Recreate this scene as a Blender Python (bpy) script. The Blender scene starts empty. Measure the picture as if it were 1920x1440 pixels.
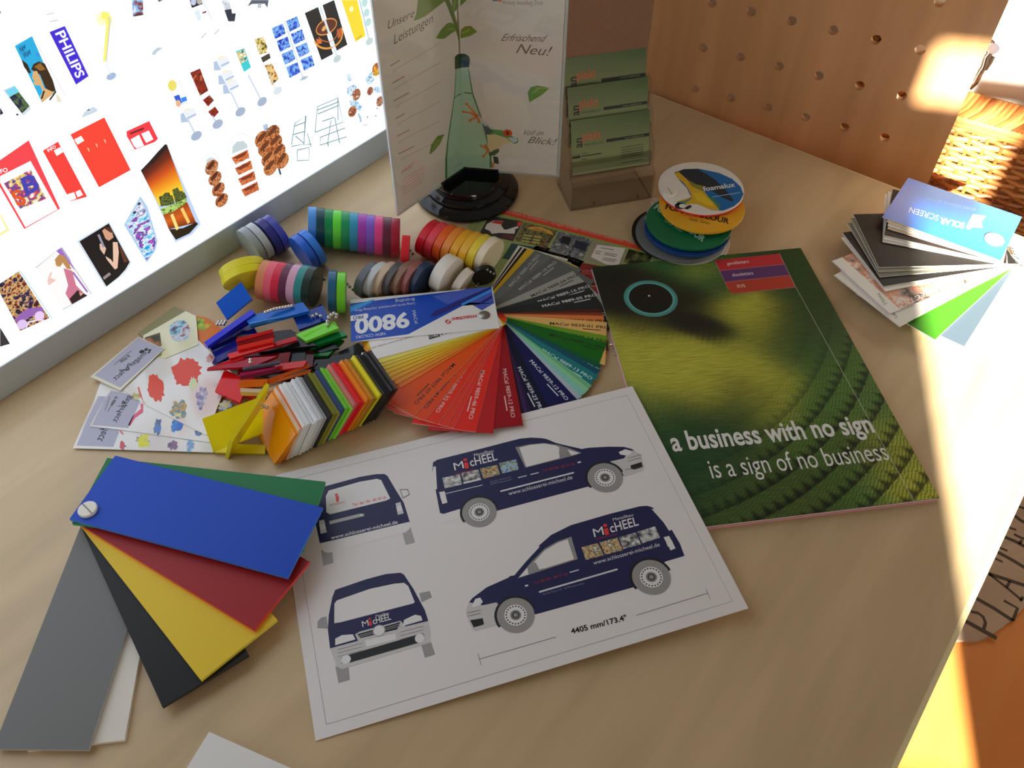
import bpy, bmesh, math, random
from mathutils import Vector, Matrix

random.seed(7)
scene = bpy.context.scene
COL = scene.collection
rad = math.radians

# ---------------------------------------------------------------- camera, world, sun, exposure
# All lengths below are millimetres with the table top at z = 0; the world is metres with the floor at 0.
TABLE_H = 740.0
CAM_X = Vector((0.95702782, -0.28998557, 0.00247445))     # right
CAM_Y = Vector((-0.21725391, -0.72259417, -0.65624569))   # down
CAM_Z = Vector((0.1920898, 0.6275078, -0.75454322))       # forward
CAM_C = Vector((63.225, -419.02, 548.90))
FOCAL = 1602.38


def W(p):
    return Vector((p[0] * .001, p[1] * .001, (p[2] + TABLE_H) * .001))


cam_data = bpy.data.cameras.new('camera')
cam_data.sensor_width = 36.0
cam_data.lens = 36.0 * FOCAL / 1920.0
cam_data.clip_start = 0.01
cam = bpy.data.objects.new('camera', cam_data)
COL.objects.link(cam)
m = Matrix.Identity(4)
for i, a in enumerate((CAM_X, -CAM_Y, -CAM_Z)):
    for j in range(3):
        m[j][i] = a[j]
m.translation = W(CAM_C)
cam.matrix_world = m
scene.camera = cam

world = bpy.data.worlds.new('room_ambient')
scene.world = world
world.use_nodes = True
wn = world.node_tree.nodes
wn['Background'].inputs['Color'].default_value = (1.0, 0.91, 0.78, 1)
wn['Background'].inputs['Strength'].default_value = 0.15

SUN_AZ, SUN_EL = 61.7, 25.0
sun_data = bpy.data.lights.new('sun', 'SUN')
sun_data.energy = 34.0
sun_data.angle = rad(0.6)
sun_data.color = (1.0, 0.93, 0.78)
sun = bpy.data.objects.new('sun', sun_data)
COL.objects.link(sun)
sd = Vector((math.cos(rad(SUN_AZ)) * math.cos(rad(SUN_EL)), math.sin(rad(SUN_AZ)) * math.cos(rad(SUN_EL)), -math.sin(rad(SUN_EL))))
sun.rotation_euler = sd.to_track_quat('-Z', 'Y').to_euler()
sun.location = W(-sd * 4000)

# added fill lamp on the unseen wall, brightening faces turned to the camera
fill_data = bpy.data.lights.new('added_fill_lamp', 'AREA')
fill_data.shape = 'RECTANGLE'
fill_data.size, fill_data.size_y = 1.1, 1.0
fill_data.energy = 15.0
fill_data.color = (1.0, 0.93, 0.84)
fill_obj = bpy.data.objects.new('added_fill_lamp', fill_data)
COL.objects.link(fill_obj)
fill_obj.location = W(Vector((math.cos(rad(SUN_AZ)), math.sin(rad(SUN_AZ)), 0)) * -1880 + Vector((math.sin(rad(SUN_AZ)), -math.cos(rad(SUN_AZ)), 0)) * 1300 + Vector((0, 0, 700)))
fill_obj.rotation_euler = (Vector((math.cos(rad(SUN_AZ)), math.sin(rad(SUN_AZ)), -0.15)) - Vector((math.sin(rad(SUN_AZ)), -math.cos(rad(SUN_AZ)), 0)) * 0.45).to_track_quat('-Z', 'Y').to_euler()

scene.view_settings.view_transform = 'Standard'
scene.view_settings.look = 'None'
scene.view_settings.gamma = 1.0
scene.view_settings.exposure = 0.0
scene.view_settings.use_curve_mapping = False


# ---------------------------------------------------------------- measuring helpers (photo point -> point on a real plane)
def ray(px, py):
    return (CAM_X * ((px - 960) / FOCAL) + CAM_Y * ((py - 720) / FOCAL) + CAM_Z)


def at(px, py, z=0.0):
    d = ray(px, py)
    return CAM_C + d * ((z - CAM_C.z) / d.z)


def onplane(px, py, o, n):
    d = ray(px, py)
    return CAM_C + d * ((Vector(o) - CAM_C).dot(n) / d.dot(n))


def Z(ox, oy, s, pts):
    """points read off an enlarged crop -> photo points"""
    return [(ox + x / s, oy + y / s) for x, y in pts]


# ---------------------------------------------------------------- materials
def lin(c):
    c = c / 255.0
    return c / 12.92 if c <= 0.04045 else ((c + 0.055) / 1.055) ** 2.4


LIT = 0.60
LIGHTBOX = 1.55
MATS = {}


def albedo(rgb, k=LIT):
    v = [lin(c) / k for c in rgb]
    f = min(1.0, 0.86 / max(max(v), 1e-6))
    return tuple(c * f for c in v) + (1.0,)


def mat(rgb, rough=0.45, k=LIT, trans=0.0, spec=0.5, metal=0.0):
    key = ('p', tuple(rgb), rough, k, trans, spec, metal)
    if key in MATS:
        return MATS[key]
    mt = bpy.data.materials.new('surface_%03d_%03d_%03d' % tuple(int(c) for c in rgb))
    mt.use_nodes = True
    b = mt.node_tree.nodes['Principled BSDF']
    b.inputs['Base Color'].default_value = albedo(rgb, k)
    b.inputs['Roughness'].default_value = rough
    b.inputs['Metallic'].default_value = metal
    b.inputs['Specular IOR Level'].default_value = spec
    b.inputs['Transmission Weight'].default_value = trans
    MATS[key] = mt
    return mt


def emat(rgb, s=1.0):
    key = ('e', tuple(rgb), s)
    if key in MATS:
        return MATS[key]
    mt = bpy.data.materials.new('backlit_%03d_%03d_%03d' % tuple(int(c) for c in rgb))
    mt.use_nodes = True
    b = mt.node_tree.nodes['Principled BSDF']
    b.inputs['Base Color'].default_value = (0.02, 0.02, 0.02, 1)
    b.inputs['Emission Color'].default_value = tuple(lin(c) for c in rgb) + (1,)
    b.inputs['Emission Strength'].default_value = s
    b.inputs['Roughness'].default_value = 0.4
    MATS[key] = mt
    return mt


def photo_mat(cols, scale=150.0, emit=False, k=LIT, stretch=(1, 1, 1), rough=0.3):
    """a small printed photograph: blotches of a few colours"""
    key = ('n', tuple(map(tuple, cols)), scale, emit, k, stretch)
    if key in MATS:
        return MATS[key]
    mt = bpy.data.materials.new('printed_photo_%02d' % len(MATS))
    mt.use_nodes = True
    nt = mt.node_tree
    b = nt.nodes['Principled BSDF']
    tc = nt.nodes.new('ShaderNodeTexCoord')
    mp = nt.nodes.new('ShaderNodeMapping')
    mp.inputs['Scale'].default_value = stretch
    nz = nt.nodes.new('ShaderNodeTexNoise')
    nz.inputs['Scale'].default_value = scale
    nz.inputs['Detail'].default_value = 3.0
    rp = nt.nodes.new('ShaderNodeValToRGB')
    nt.links.new(tc.outputs['Object'], mp.inputs['Vector'])
    nt.links.new(mp.outputs['Vector'], nz.inputs['Vector'])
    nt.links.new(nz.outputs['Fac'], rp.inputs['Fac'])
    el = rp.color_ramp.elements
    n = len(cols)
    while len(el) < n:
        el.new(0.5)
    for i, c in enumerate(cols):
        el[i].position = 0.34 + 0.32 * i / max(1, n - 1)
        el[i].color = (tuple(lin(v) for v in c) + (1,)) if emit else albedo(c, k)
    b.inputs['Roughness'].default_value = rough
    if emit:
        b.inputs['Base Color'].default_value = (0.02, 0.02, 0.02, 1)
        nt.links.new(rp.outputs['Color'], b.inputs['Emission Color'])
        b.inputs['Emission Strength'].default_value = 1.0
    else:
        nt.links.new(rp.outputs['Color'], b.inputs['Base Color'])
    MATS[key] = mt
    return mt


def wood_mat(name, c1, c2, scale=(6, 60, 60), rough=0.4, k=LIT, rot=0.0, detail=4.0, sc=1.0):
    mt = bpy.data.materials.new(name)
    mt.use_nodes = True
    nt = mt.node_tree
    b = nt.nodes['Principled BSDF']
    tc = nt.nodes.new('ShaderNodeTexCoord')
    mp = nt.nodes.new('ShaderNodeMapping')
    mp.inputs['Scale'].default_value = scale
    mp.inputs['Rotation'].default_value = (0, 0, rot)
    nz = nt.nodes.new('ShaderNodeTexNoise')
    nz.inputs['Scale'].default_value = sc
    nz.inputs['Detail'].default_value = detail
    nz.inputs['Distortion'].default_value = 0.6
    rp = nt.nodes.new('ShaderNodeValToRGB')
    rp.color_ramp.elements[0].position = 0.3
    rp.color_ramp.elements[1].position = 0.7
    rp.color_ramp.elements[0].color = albedo(c1, k)
    rp.color_ramp.elements[1].color = albedo(c2, k)
    nt.links.new(tc.outputs['Object'], mp.inputs['Vector'])
    nt.links.new(mp.outputs['Vector'], nz.inputs['Vector'])
    nt.links.new(nz.outputs['Fac'], rp.inputs['Fac'])
    nt.links.new(rp.outputs['Color'], b.inputs['Base Color'])
    b.inputs['Roughness'].default_value = rough
    return mt


def clear_mat(name, tint=(0.93, 0.95, 0.94), rough=0.03, ior=1.45):
    mt = bpy.data.materials.new(name)
    mt.use_nodes = True
    nt = mt.node_tree
    nt.nodes.remove(nt.nodes['Principled BSDF'])
    out = nt.nodes['Material Output']
    tr = nt.nodes.new('ShaderNodeBsdfTransparent')
    tr.inputs['Color'].default_value = tuple(tint) + (1,)
    gl = nt.nodes.new('ShaderNodeBsdfGlossy')
    gl.inputs['Roughness'].default_value = rough
    lw = nt.nodes.new('ShaderNodeLayerWeight')      # Schlick: the same from both sides of the thin plastic
    pw = nt.nodes.new('ShaderNodeMath')
    pw.operation = 'POWER'
    pw.inputs[1].default_value = 4.5
    fr = nt.nodes.new('ShaderNodeMath')
    fr.operation = 'MULTIPLY_ADD'
    fr.inputs[1].default_value = 0.9
    fr.inputs[2].default_value = 0.045
    nt.links.new(lw.outputs['Facing'], pw.inputs[0])
    nt.links.new(pw.outputs['Value'], fr.inputs[0])
    mx = nt.nodes.new('ShaderNodeMixShader')
    nt.links.new(fr.outputs['Value'], mx.inputs['Fac'])
    nt.links.new(tr.outputs['BSDF'], mx.inputs[1])
    nt.links.new(gl.outputs['BSDF'], mx.inputs[2])
    nt.links.new(mx.outputs['Shader'], out.inputs['Surface'])
    return mt


def paint_mat(name, rough=0.3, streak=None, k=LIT, emit=False):
    """surface printed with a picture held in the colour attribute; streak adds fine printed hair lines"""
    mt = bpy.data.materials.new(name)
    mt.use_nodes = True
    nt = mt.node_tree
    b = nt.nodes['Principled BSDF']
    at_ = nt.nodes.new('ShaderNodeAttribute')
    at_.attribute_name = 'print'
    src = at_.outputs['Color']
    if streak:
        tc = nt.nodes.new('ShaderNodeTexCoord')
        mp = nt.nodes.new('ShaderNodeMapping')
        mp.inputs['Scale'].default_value = streak[0]
        mp.inputs['Rotation'].default_value = (0, 0, streak[1])
        nz = nt.nodes.new('ShaderNodeTexNoise')
        nz.inputs['Scale'].default_value = 1.0
        nz.inputs['Detail'].default_value = 4.0
        rp = nt.nodes.new('ShaderNodeMapRange')
        rp.inputs['From Min'].default_value = 0.3
        rp.inputs['From Max'].default_value = 0.7
        rp.inputs['To Min'].default_value = streak[2]
        rp.inputs['To Max'].default_value = streak[3]
        mu = nt.nodes.new('ShaderNodeVectorMath')
        mu.operation = 'SCALE'
        nt.links.new(tc.outputs['Object'], mp.inputs['Vector'])
        nt.links.new(mp.outputs['Vector'], nz.inputs['Vector'])
        nt.links.new(nz.outputs['Fac'], rp.inputs['Value'])
        nt.links.new(src, mu.inputs[0])
        nt.links.new(rp.outputs['Result'], mu.inputs['Scale'])
        src = mu.outputs['Vector']
    if emit:
        nt.links.new(src, b.inputs['Emission Color'])
        b.inputs['Emission Strength'].default_value = 1.0
        b.inputs['Base Color'].default_value = (0.02, 0.02, 0.02, 1)
    else:
        nt.links.new(src, b.inputs['Base Color'])
    b.inputs['Roughness'].default_value = rough
    return mt


# ---------------------------------------------------------------- text
TEXTS = {}


def text_geo(s, bold=0.0):
    key = (s, bold)
    if key in TEXTS:
        return TEXTS[key]
    cu = bpy.data.curves.new('lettering', 'FONT')
    cu.body = s
    cu.size = 1.0
    cu.offset = bold
    cu.resolution_u = 3
    ob = bpy.data.objects.new('lettering', cu)
    me = ob.to_mesh()
    vs = [(v.co.x, v.co.y) for v in me.vertices]
    fs = [tuple(p.vertices) for p in me.polygons]
    ob.to_mesh_clear()
    bpy.data.objects.remove(ob)
    bpy.data.curves.remove(cu)
    x0 = min((v[0] for v in vs), default=0.0)
    x1 = max((v[0] for v in vs), default=1.0)
    w = max(1e-6, x1 - x0)
    vs = [((x - x0) / w, y / 0.70) for x, y in vs]
    TEXTS[key] = (vs, fs)
    return TEXTS[key]


# ---------------------------------------------------------------- mesh builder (millimetres, local to the thing)
class MB:
    def __init__(self):
        self.v, self.f, self.fm, self.mats, self.col = [], [], [], [], {}
        self.frame(Vector((0, 0, 0)), Vector((1, 0, 0)), Vector((0, 1, 0)))

    def mi(self, m_):
        if m_ not in self.mats:
            self.mats.append(m_)
        return self.mats.index(m_)

    def add(self, pts, faces, m_):
        o = len(self.v)
        self.v += [Vector(p) for p in pts]
        k = self.mi(m_)
        for f in faces:
            self.f.append([o + i for i in f])
            self.fm.append(k)

    # flat printing: 2-D points in the frame, a layer number lifts each print a few hundredths of a millimetre
    def frame(self, o, u, v, step=0.05):
        self.o, self.u, self.w = Vector(o), Vector(u).normalized(), Vector(v).normalized()
        self.n = self.u.cross(self.w).normalized()
        self.step = step

    def p3(self, p, layer=0):
        return self.o + self.u * p[0] + self.w * p[1] + self.n * (layer * self.step)

    def p2(self, q):
        d = Vector(q) - self.o
        return (d.dot(self.u), d.dot(self.w))

    def poly(self, pts, m_, layer=1):
        a = sum(pts[i][0] * pts[(i + 1) % len(pts)][1] - pts[(i + 1) % len(pts)][0] * pts[i][1] for i in range(len(pts)))
        if a < 0:
            pts = pts[::-1]
        self.add([self.p3(p, layer) for p in pts], [list(range(len(pts)))], m_)

    def ell(self, c, rx, ry, m_, layer=1, rot=0.0, n=28, a0=0, a1=360):
        ca, sa = math.cos(rot), math.sin(rot)
        pts = []
        for i in range(n + (0 if a1 - a0 == 360 else 1)):
            t = rad(a0 + (a1 - a0) * i / n)
            x, y = rx * math.cos(t), ry * math.sin(t)
            pts.append((c[0] + x * ca - y * sa, c[1] + x * sa + y * ca))
        self.poly(pts, m_, layer)

    def ring(self, c, rx, ry, wd, m_, layer=1, rot=0.0, n=40, a0=0, a1=360):
        pts = []
        ca, sa = math.cos(rot), math.sin(rot)
        for i in range(n + 1):
            t = rad(a0 + (a1 - a0) * i / n)
            x, y = rx * math.cos(t), ry * math.sin(t)
            pts.append((c[0] + x * ca - y * sa, c[1] + x * sa + y * ca))
        self.line(pts, wd, m_, layer)

    def line(self, pts, wd, m_, layer=1):
        pts = [Vector((p[0], p[1])) for p in pts]
        L, R_ = [], []
        for i, p in enumerate(pts):
            a, b = pts[max(0, i - 1)], pts[min(len(pts) - 1, i + 1)]
            d = b - a
            if d.length < 1e-9:
                d = Vector((1, 0))
            d.normalize()
            h = (wd[i] if isinstance(wd, (list, tuple)) else wd) / 2
            nrm = Vector((-d.y, d.x)) * h
            L.append(p + nrm)
            R_.append(p - nrm)
        n = len(pts)
        self.add([self.p3(q, layer) for q in R_ + L], [[i, i + 1, n + i + 1, n + i] for i in range(n - 1)], m_)

    def text(self, s, a, b, h, m_, layer=2, bold=0.0):
        """baseline from a to b, h the point one capital height above a"""
        vs, fs = text_geo(s, bold)
        a, b, h = Vector(a[:2]), Vector(b[:2]), Vector(h[:2])
        pts = [a + (b - a) * x + (h - a) * y for x, y in vs]
        flip = (b - a).x * (h - a).y - (b - a).y * (h - a).x < 0
        self.add([self.p3(q, layer) for q in pts], [(f[::-1] if flip else f) for f in fs], m_)

    def paint(self, w, h, nu, nv, func, m_, layer=0):
        """a picture printed over the frame from (0,0) to (w,h): func(x, y) gives linear colour"""
        o = len(self.v)
        k = self.mi(m_)
        for j in range(nv + 1):
            for i in range(nu + 1):
                x, y = w * i / nu, h * j / nv
                self.col[len(self.v)] = func(x, y)
                self.v.append(self.p3((x, y), layer))
        for j in range(nv):
            for i in range(nu):
                a = o + j * (nu + 1) + i
                self.f.append([a, a + 1, a + nu + 2, a + nu + 1])
                self.fm.append(k)

    # solids
    def prism(self, outline, z0, z1, m_, side=None):
        n = len(outline)
        a = sum(outline[i][0] * outline[(i + 1) % n][1] - outline[(i + 1) % n][0] * outline[i][1] for i in range(n))
        if a < 0:
            outline = outline[::-1]
        pts = [(x, y, z0) for x, y in outline] + [(x, y, z1) for x, y in outline]
        self.add(pts, [list(range(n))[::-1], [n + i for i in range(n)]], m_)
        self.add(pts, [[i, (i + 1) % n, n + (i + 1) % n, n + i] for i in range(n)], side or m_)

    def box(self, x0, x1, y0, y1, z0, z1, m_, side=None):
        self.prism([(x0, y0), (x1, y0), (x1, y1), (x0, y1)], z0, z1, m_, side)

    def plate(self, p0, p1, p2, th, m_, side=None):
        """parallelogram slab: corners p1, p0, p2 on its upper face"""
        p0, p1, p2 = Vector(p0), Vector(p1), Vector(p2)
        n = (p1 - p0).cross(p2 - p0).normalized()
        q = [p0, p1, p1 + p2 - p0, p2]
        b = [x - n * th for x in q]
        self.add(q + b, [[0, 1, 2, 3], [7, 6, 5, 4]], m_)
        self.add(q + b, [[4, 5, 1, 0], [5, 6, 2, 1], [6, 7, 3, 2], [7, 4, 0, 3]], side or m_)

    def lathe(self, prof, m_, c=(0, 0, 0), ax=(0, 0, 1), n=48):
        ax = Vector(ax).normalized()
        e = ax.orthogonal().normalized()
        g = ax.cross(e)
        c = Vector(c)
        pts = []
        for r, z in prof:
            for i in range(n):
                t = 2 * math.pi * i / n
                pts.append(c + ax * z + (e * math.cos(t) + g * math.sin(t)) * max(r, 0.001))
        fs = []
        for j in range(len(prof) - 1):
            for i in range(n):
                a, b = j * n + i, j * n + (i + 1) % n
                fs.append([a, b, b + n, a + n])
        fs.append(list(range(n))[::-1])
        fs.append([(len(prof) - 1) * n + i for i in range(n)])
        self.add(pts, fs, m_)

    def coin(self, c, ax, r, th, m_, n=40, bev=0.3):
        h = th / 2
        self.lathe([(r - bev, -h), (r, -h + bev), (r, h - bev), (r - bev, h)], m_, c, ax, n)

    def ball(self, c, r, m_, n=10, k=6):
        pr_ = [(r * math.sin(math.pi * i / k), -r * math.cos(math.pi * i / k)) for i in range(k + 1)]
        self.lathe(pr_, m_, c, (0, 0, 1), n)

    def tube(self, pts, r, m_, n=8):
        pts = [Vector(p) for p in pts]
        rings = []
        for i, p in enumerate(pts):
            d = (pts[min(len(pts) - 1, i + 1)] - pts[max(0, i - 1)]).normalized()
            e = d.orthogonal().normalized() if i == 0 else (e - d * e.dot(d)).normalized()
            g = d.cross(e)
            rr = r[i] if isinstance(r, (list, tuple)) else r
            rings += [p + (e * math.cos(2 * math.pi * k / n) + g * math.sin(2 * math.pi * k / n)) * rr for k in range(n)]
        fs = []
        for i in range(len(pts) - 1):
            for k in range(n):
                a, b = i * n + k, i * n + (k + 1) % n
                fs.append([a, b, b + n, a + n])
        fs.append(list(range(n))[::-1])
        fs.append([(len(pts) - 1) * n + k for k in range(n)])
        self.add(rings, fs, m_)

    def build(self, name, parent=None, smooth=False, loc=None, rotz=0.0):
        me = bpy.data.meshes.new(name)
        me.from_pydata([tuple(p * .001) for p in self.v], [], self.f)
        for m_ in self.mats:
            me.materials.append(m_)
        me.polygons.foreach_set('material_index', self.fm)
        if self.col:
            ca = me.color_attributes.new('print', 'FLOAT_COLOR', 'POINT')
            for i in range(len(self.v)):
                c = self.col.get(i, (0.8, 0.8, 0.8))
                ca.data[i].color = (c[0], c[1], c[2], 1)
        me.update()
        if smooth:
            me.shade_smooth()
            me.set_sharp_from_angle(angle=rad(40))
        ob = bpy.data.objects.new(name, me)
        COL.objects.link(ob)
        if parent is not None:
            ob.parent = parent
        elif loc is not None:
            ob.location = W(loc)
            ob.rotation_euler = (0, 0, rotz)
        return ob


def tag(o, label, cat, group=None):
    o['label'] = label
    o['category'] = cat
    if group:
        o['group'] = group
    return o


def thing(name, label, cat, loc=(0, 0, 0), rotz=0.0, group=None):
    o = bpy.data.objects.new(name, None)
    COL.objects.link(o)
    o.empty_display_size = 0.02
    o.location = W(loc)
    o.rotation_euler = (0, 0, rotz)
    return tag(o, label, cat, group)


def struct(o):
    o['kind'] = 'structure'
    return o


def vis(p, o=(0, 0, 0)):
    return Vector(p) - Vector(o)


WHITE = mat((232, 230, 226), 0.5)
BLACK = mat((22, 22, 22), 0.4)
STEEL = mat((190, 190, 190), 0.25, metal=1.0)
ACRYLIC = clear_mat('clear_acrylic', (0.985, 0.99, 0.985))
ACRYLIC_EDGE = mat((206, 212, 210), 0.12)
# ================================================================= the setting
E1 = Vector((math.cos(rad(35.1)), math.sin(rad(35.1)), 0))       # along the desk
E2 = Vector((-math.sin(rad(35.1)), math.cos(rad(35.1)), 0))      # across it, away from the near edge
DESK_ROT = rad(35.1)

mb = MB()
mb.box(-4200, 4200, -4200, 4200, -40, 0, wood_mat('floor_wood', (176, 120, 66), (196, 138, 80), (2, 30, 30)))
struct(mb.build('floor', loc=(300, 300, -TABLE_H)))

# wall far behind the desk end and the perforated panel
WALL_M = wood_mat('wall_plaster', (176, 164, 150), (184, 172, 158), (90, 90, 90), 0.8, k=0.55)
mb = MB()
mb.box(-1500, 2600, 0, 80, 0, 2500, WALL_M)
struct(mb.build('wall_back', loc=(1250, 1050, -TABLE_H), rotz=rad(-44.3)))

# unseen wall sized to block the sun, window openings shaped for the sun patches
SD = Vector((math.cos(rad(SUN_AZ)), math.sin(rad(SUN_AZ)), 0))
SN = Vector((SD.y, -SD.x, 0))
TE = math.tan(rad(SUN_EL))
WALL_D = -1900.0


def wh(d0):
    """height above the table at which sunlight landing at distance d0 passes the window wall"""
    return (d0 - WALL_D) * TE


org = SD * WALL_D + Vector((0, 0, -TABLE_H))
wallm = mat((205, 198, 188), 0.8)
WL, WR = 513.0, 631.0
zb, zt1, zt2, zl = wh(-700), wh(510), wh(703), wh(880)
mb = MB()
T_ = TABLE_H
mb.box(-4200, WL, -60, 0, 0, 5200, wallm)
mb.box(900, 4800, -60, 0, 0, 5200, wallm)
mb.box(WL, WR, -60, 0, 0, zb + T_, wallm)
mb.box(WL, 578, -60, 0, zl + T_, 5200, wallm)
mb.box(578, WR, -60, 0, wh(735) + T_, wh(770) + T_, wallm)
mb.box(WR, 900, -60, 0, 0, wh(770) + T_, wallm)
mb.box(578, 900, -60, 0, wh(1040) + T_, 5200, wallm)
struct(mb.build('sun_mask_wall', loc=org, rotz=math.atan2(SN.y, SN.x)))
mb = MB()
fr = mat((225, 225, 222), 0.5)
mb.box(WL, 578, -50, -10, zt1 + TABLE_H, zt2 + TABLE_H, fr)
mb.box(WL - 30, WR + 30, 0, 40, zb + TABLE_H - 40, zb + TABLE_H, fr)
struct(mb.build('window_1', loc=org, rotz=math.atan2(SN.y, SN.x)))
mb = MB()
for a, b, c, d in ((940, 1900, 880, 930), (940, 1900, 1950, 2000), (700 + 240, 990, 930, 1950), (1850, 1900, 930, 1950), (1395, 1445, 930, 1950)):
    mb.box(a, b, 0, 18, c, d, fr)
struct(mb.build('fill_lamp_frame', loc=org, rotz=math.atan2(SN.y, SN.x)))  # frame added around the fill lamp, out of view

# ================================================================= desk
t = thing('desk', 'large birch desk carrying the colour samples and printed sheets', 'desk', (0, 0, -TABLE_H), DESK_ROT)
birch = wood_mat('birch_veneer', (158, 137, 105), (175, 153, 120), (5, 34, 34), 0.32, rot=rad(-62))
edge = mat((232, 214, 166), 0.5)  # paler than the veneer: light on the rounded edge is put into the colour
c0, c1 = -700, 658
mb = MB()
mb.box(c0, c1, -460, 345, TABLE_H - 26, TABLE_H, birch)
mb.build('desk_top', t)
mb = MB()
mb.box(c0, c1 + 1.5, -464, -460, TABLE_H - 26, TABLE_H - 0.4, edge)
mb.box(c1, c1 + 1.5, -460, 345, TABLE_H - 26, TABLE_H - 0.4, edge)
mb.build('lit_edge_banding', t)
for x in (c0 + 50, c1 - 50):
    for y in (-410, 295):
        mb = MB()
        mb.box(x - 22, x + 22, y - 22, y + 22, 0, TABLE_H - 26, mat((150, 150, 150), 0.4))
        mb.build('leg', t)

# ================================================================= bench and printed round mat beside the desk
zs = -300.0
bc = E1 * 560
t = thing('wooden_bench', 'orange beech wooden bench standing against the long edge of the desk', 'bench', (bc.x, bc.y, -TABLE_H), DESK_ROT)
beech = wood_mat('beech_wood', (196, 122, 58), (208, 136, 70), (3, 30, 30), 0.4, k=0.5)
mb = MB()
hs = TABLE_H + zs
mb.box(-620, 110, -900, -470, hs - 24, hs, beech)
mb.build('seat', t)
for x in (-570, 60):
    for y in (-865, -505):
        mb = MB()
        mb.box(x - 20, x + 20, y - 20, y + 20, 0, hs - 24, beech)
        mb.build('leg', t)
mb = MB()
grey_wood = wood_mat('grey_board_print', (128, 110, 94), (158, 138, 118), (3, 26, 26), 0.6, rot=rad(-40), k=0.5)
mc = E1 * 560 + E2 * -515
mc.z = zs
z = zs + 5
rim = [(398, -472), (393, -492), (399, -511), (411, -527), (426, -536), (444, -543), (462, -549), (481, -554), (520, -560), (580, -563), (620, -560), (648, -550), (660, -530), (664, -505), (664, -472)]
rim = [E1 * a + E2 * b - mc for a, b in rim]
mb.prism([(p.x, p.y) for p in rim], 0.2, 5, grey_wood)
mb.frame((0, 0, 5), (1, 0, 0), (0, 1, 0))
ink = mat((62, 50, 38), 0.6)
S4 = lambda pts: [tuple((at(px, py, z) - mc)[:2]) for px, py in Z(1780, 900, 4.5, pts)]
for st, wd in (([(90, 1160), (145, 1195), (270, 1265), (400, 1335)], 5), ([(180, 1110), (240, 1122), (285, 1155), (305, 1205), (290, 1258)], 3.5),
               ([(180, 968), (230, 1000), (380, 1085), (540, 1190)], 4.5), ([(535, 1188), (575, 1082), (460, 1018)], 3.5),
               ([(330, 790), (480, 905), (612, 1015)], 3), ([(330, 790), (500, 845), (680, 905)], 4.5), ([(482, 908), (512, 853)], 3), ([(600, 1022), (620, 985)], 3),
               ([(360, 585), (410, 610), (530, 675), (670, 760)], 4.5), ([(385, 662), (450, 692)], 3), ([(425, 570), (490, 598)], 3),
               ([(465, 480), (560, 520), (660, 575)], 4.5), ([(545, 458), (610, 490), (660, 505)], 3.5), ([(590, 540), (612, 508)], 3),
               ([(500, 400), (565, 422)], 3), ([(550, 300), (600, 340), (660, 372)], 4.5), ([(585, 225), (650, 245)], 3.5)):
    mb.line(S4(st), wd, ink, 2)
tag(mb.build('printed_mat', loc=mc), 'grey wood print mat with a rounded end and dark capitals lying on the orange bench', 'mat')
# ================================================================= light box with the printed product poster
LA = rad(34.28)
L0 = at(0, 752)
LU = Vector((math.cos(LA), math.sin(LA), 0))
LN = Vector((math.sin(LA), -math.cos(LA), 0))      # faces the desk
t = thing('light_box', 'big glowing white light box with a poster of display products', 'light box', L0, LA)
alu = mat((150, 158, 164), 0.35, metal=0.0)
mb = MB()
x0, x1, top, dep = -620, 560, 620, 70
mb.box(x0, x1, 0, dep, 0.3, 29.3, alu)
mb.box(x0, x1, 0, dep, top - 29, top, alu)
mb.box(x0, x0 + 28, 0, dep, 29.3, top - 29, alu)
mb.box(x1 - 28, x1, 0, dep, 29.3, top - 29, alu)
mb.box(x0 + 28, x1 - 28, dep - 4, dep, 29.3, top - 29, alu)
mb.build('frame', t)
mb = MB()
mb.box(x0 + 28, x1 - 28, 1.5, 6, 29.3, top - 29, emat((233, 243, 255), LIGHTBOX))
mb.build('lit_panel', t)

mb = MB()
mb.frame((0, 1.45, 0), (1, 0, 0), (0, 0, 1), step=0.08)


def LP(px, py):
    q = onplane(px, py, L0 - LN * 1.45, LN) - L0
    return (q.dot(LU), q.z)


def LZ(zoom, pts):
    return [LP(*p) for p in Z(*zoom, pts)]


ZA, ZB, ZC = (0, 0, 4.0), (240, 0, 4.0), (0, 300, 4.0)


def lp(zoom, pts, c, layer=1):
    mb.poly(LZ(zoom, pts), c if not isinstance(c, tuple) else emat(c), layer)


def ll(zoom, pts, wd, c, layer=2):
    mb.line(LZ(zoom, pts), wd, emat(c), layer)


def lt(zoom, s, a, b, h, c, layer=3, bold=0.0):
    A, B, H = LZ(zoom, [a, b, h])
    mb.text(s, A, B, H, emat(c), layer, bold)


def lo(zoom, c, rx, ry, col, layer=2, rot=0.0):
    mb.ell(LZ(zoom, [c])[0], rx, ry, emat(col), layer, rot)


PH = lambda cols, s=220, st=(1, 1, 1): photo_mat(cols, s, True, stretch=st)
# tall blue banner with white capitals
lp(ZA, [(370, 240), (485, 195), (665, 570), (570, 635)], (66, 42, 214))
lt(ZA, 'PHILIPS', (412, 250), (575, 590), (478, 222), (255, 255, 255), bold=0.02)
ll(ZA, [(490, 200), (480, 110), (490, 200), (670, 580)], 0.6, (225, 230, 235))
ll(ZA, [(345, 110), (405, 97)], 0.7, (205, 205, 210))
ll(ZA, [(370, 162), (435, 150)], 0.7, (200, 200, 205))
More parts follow.
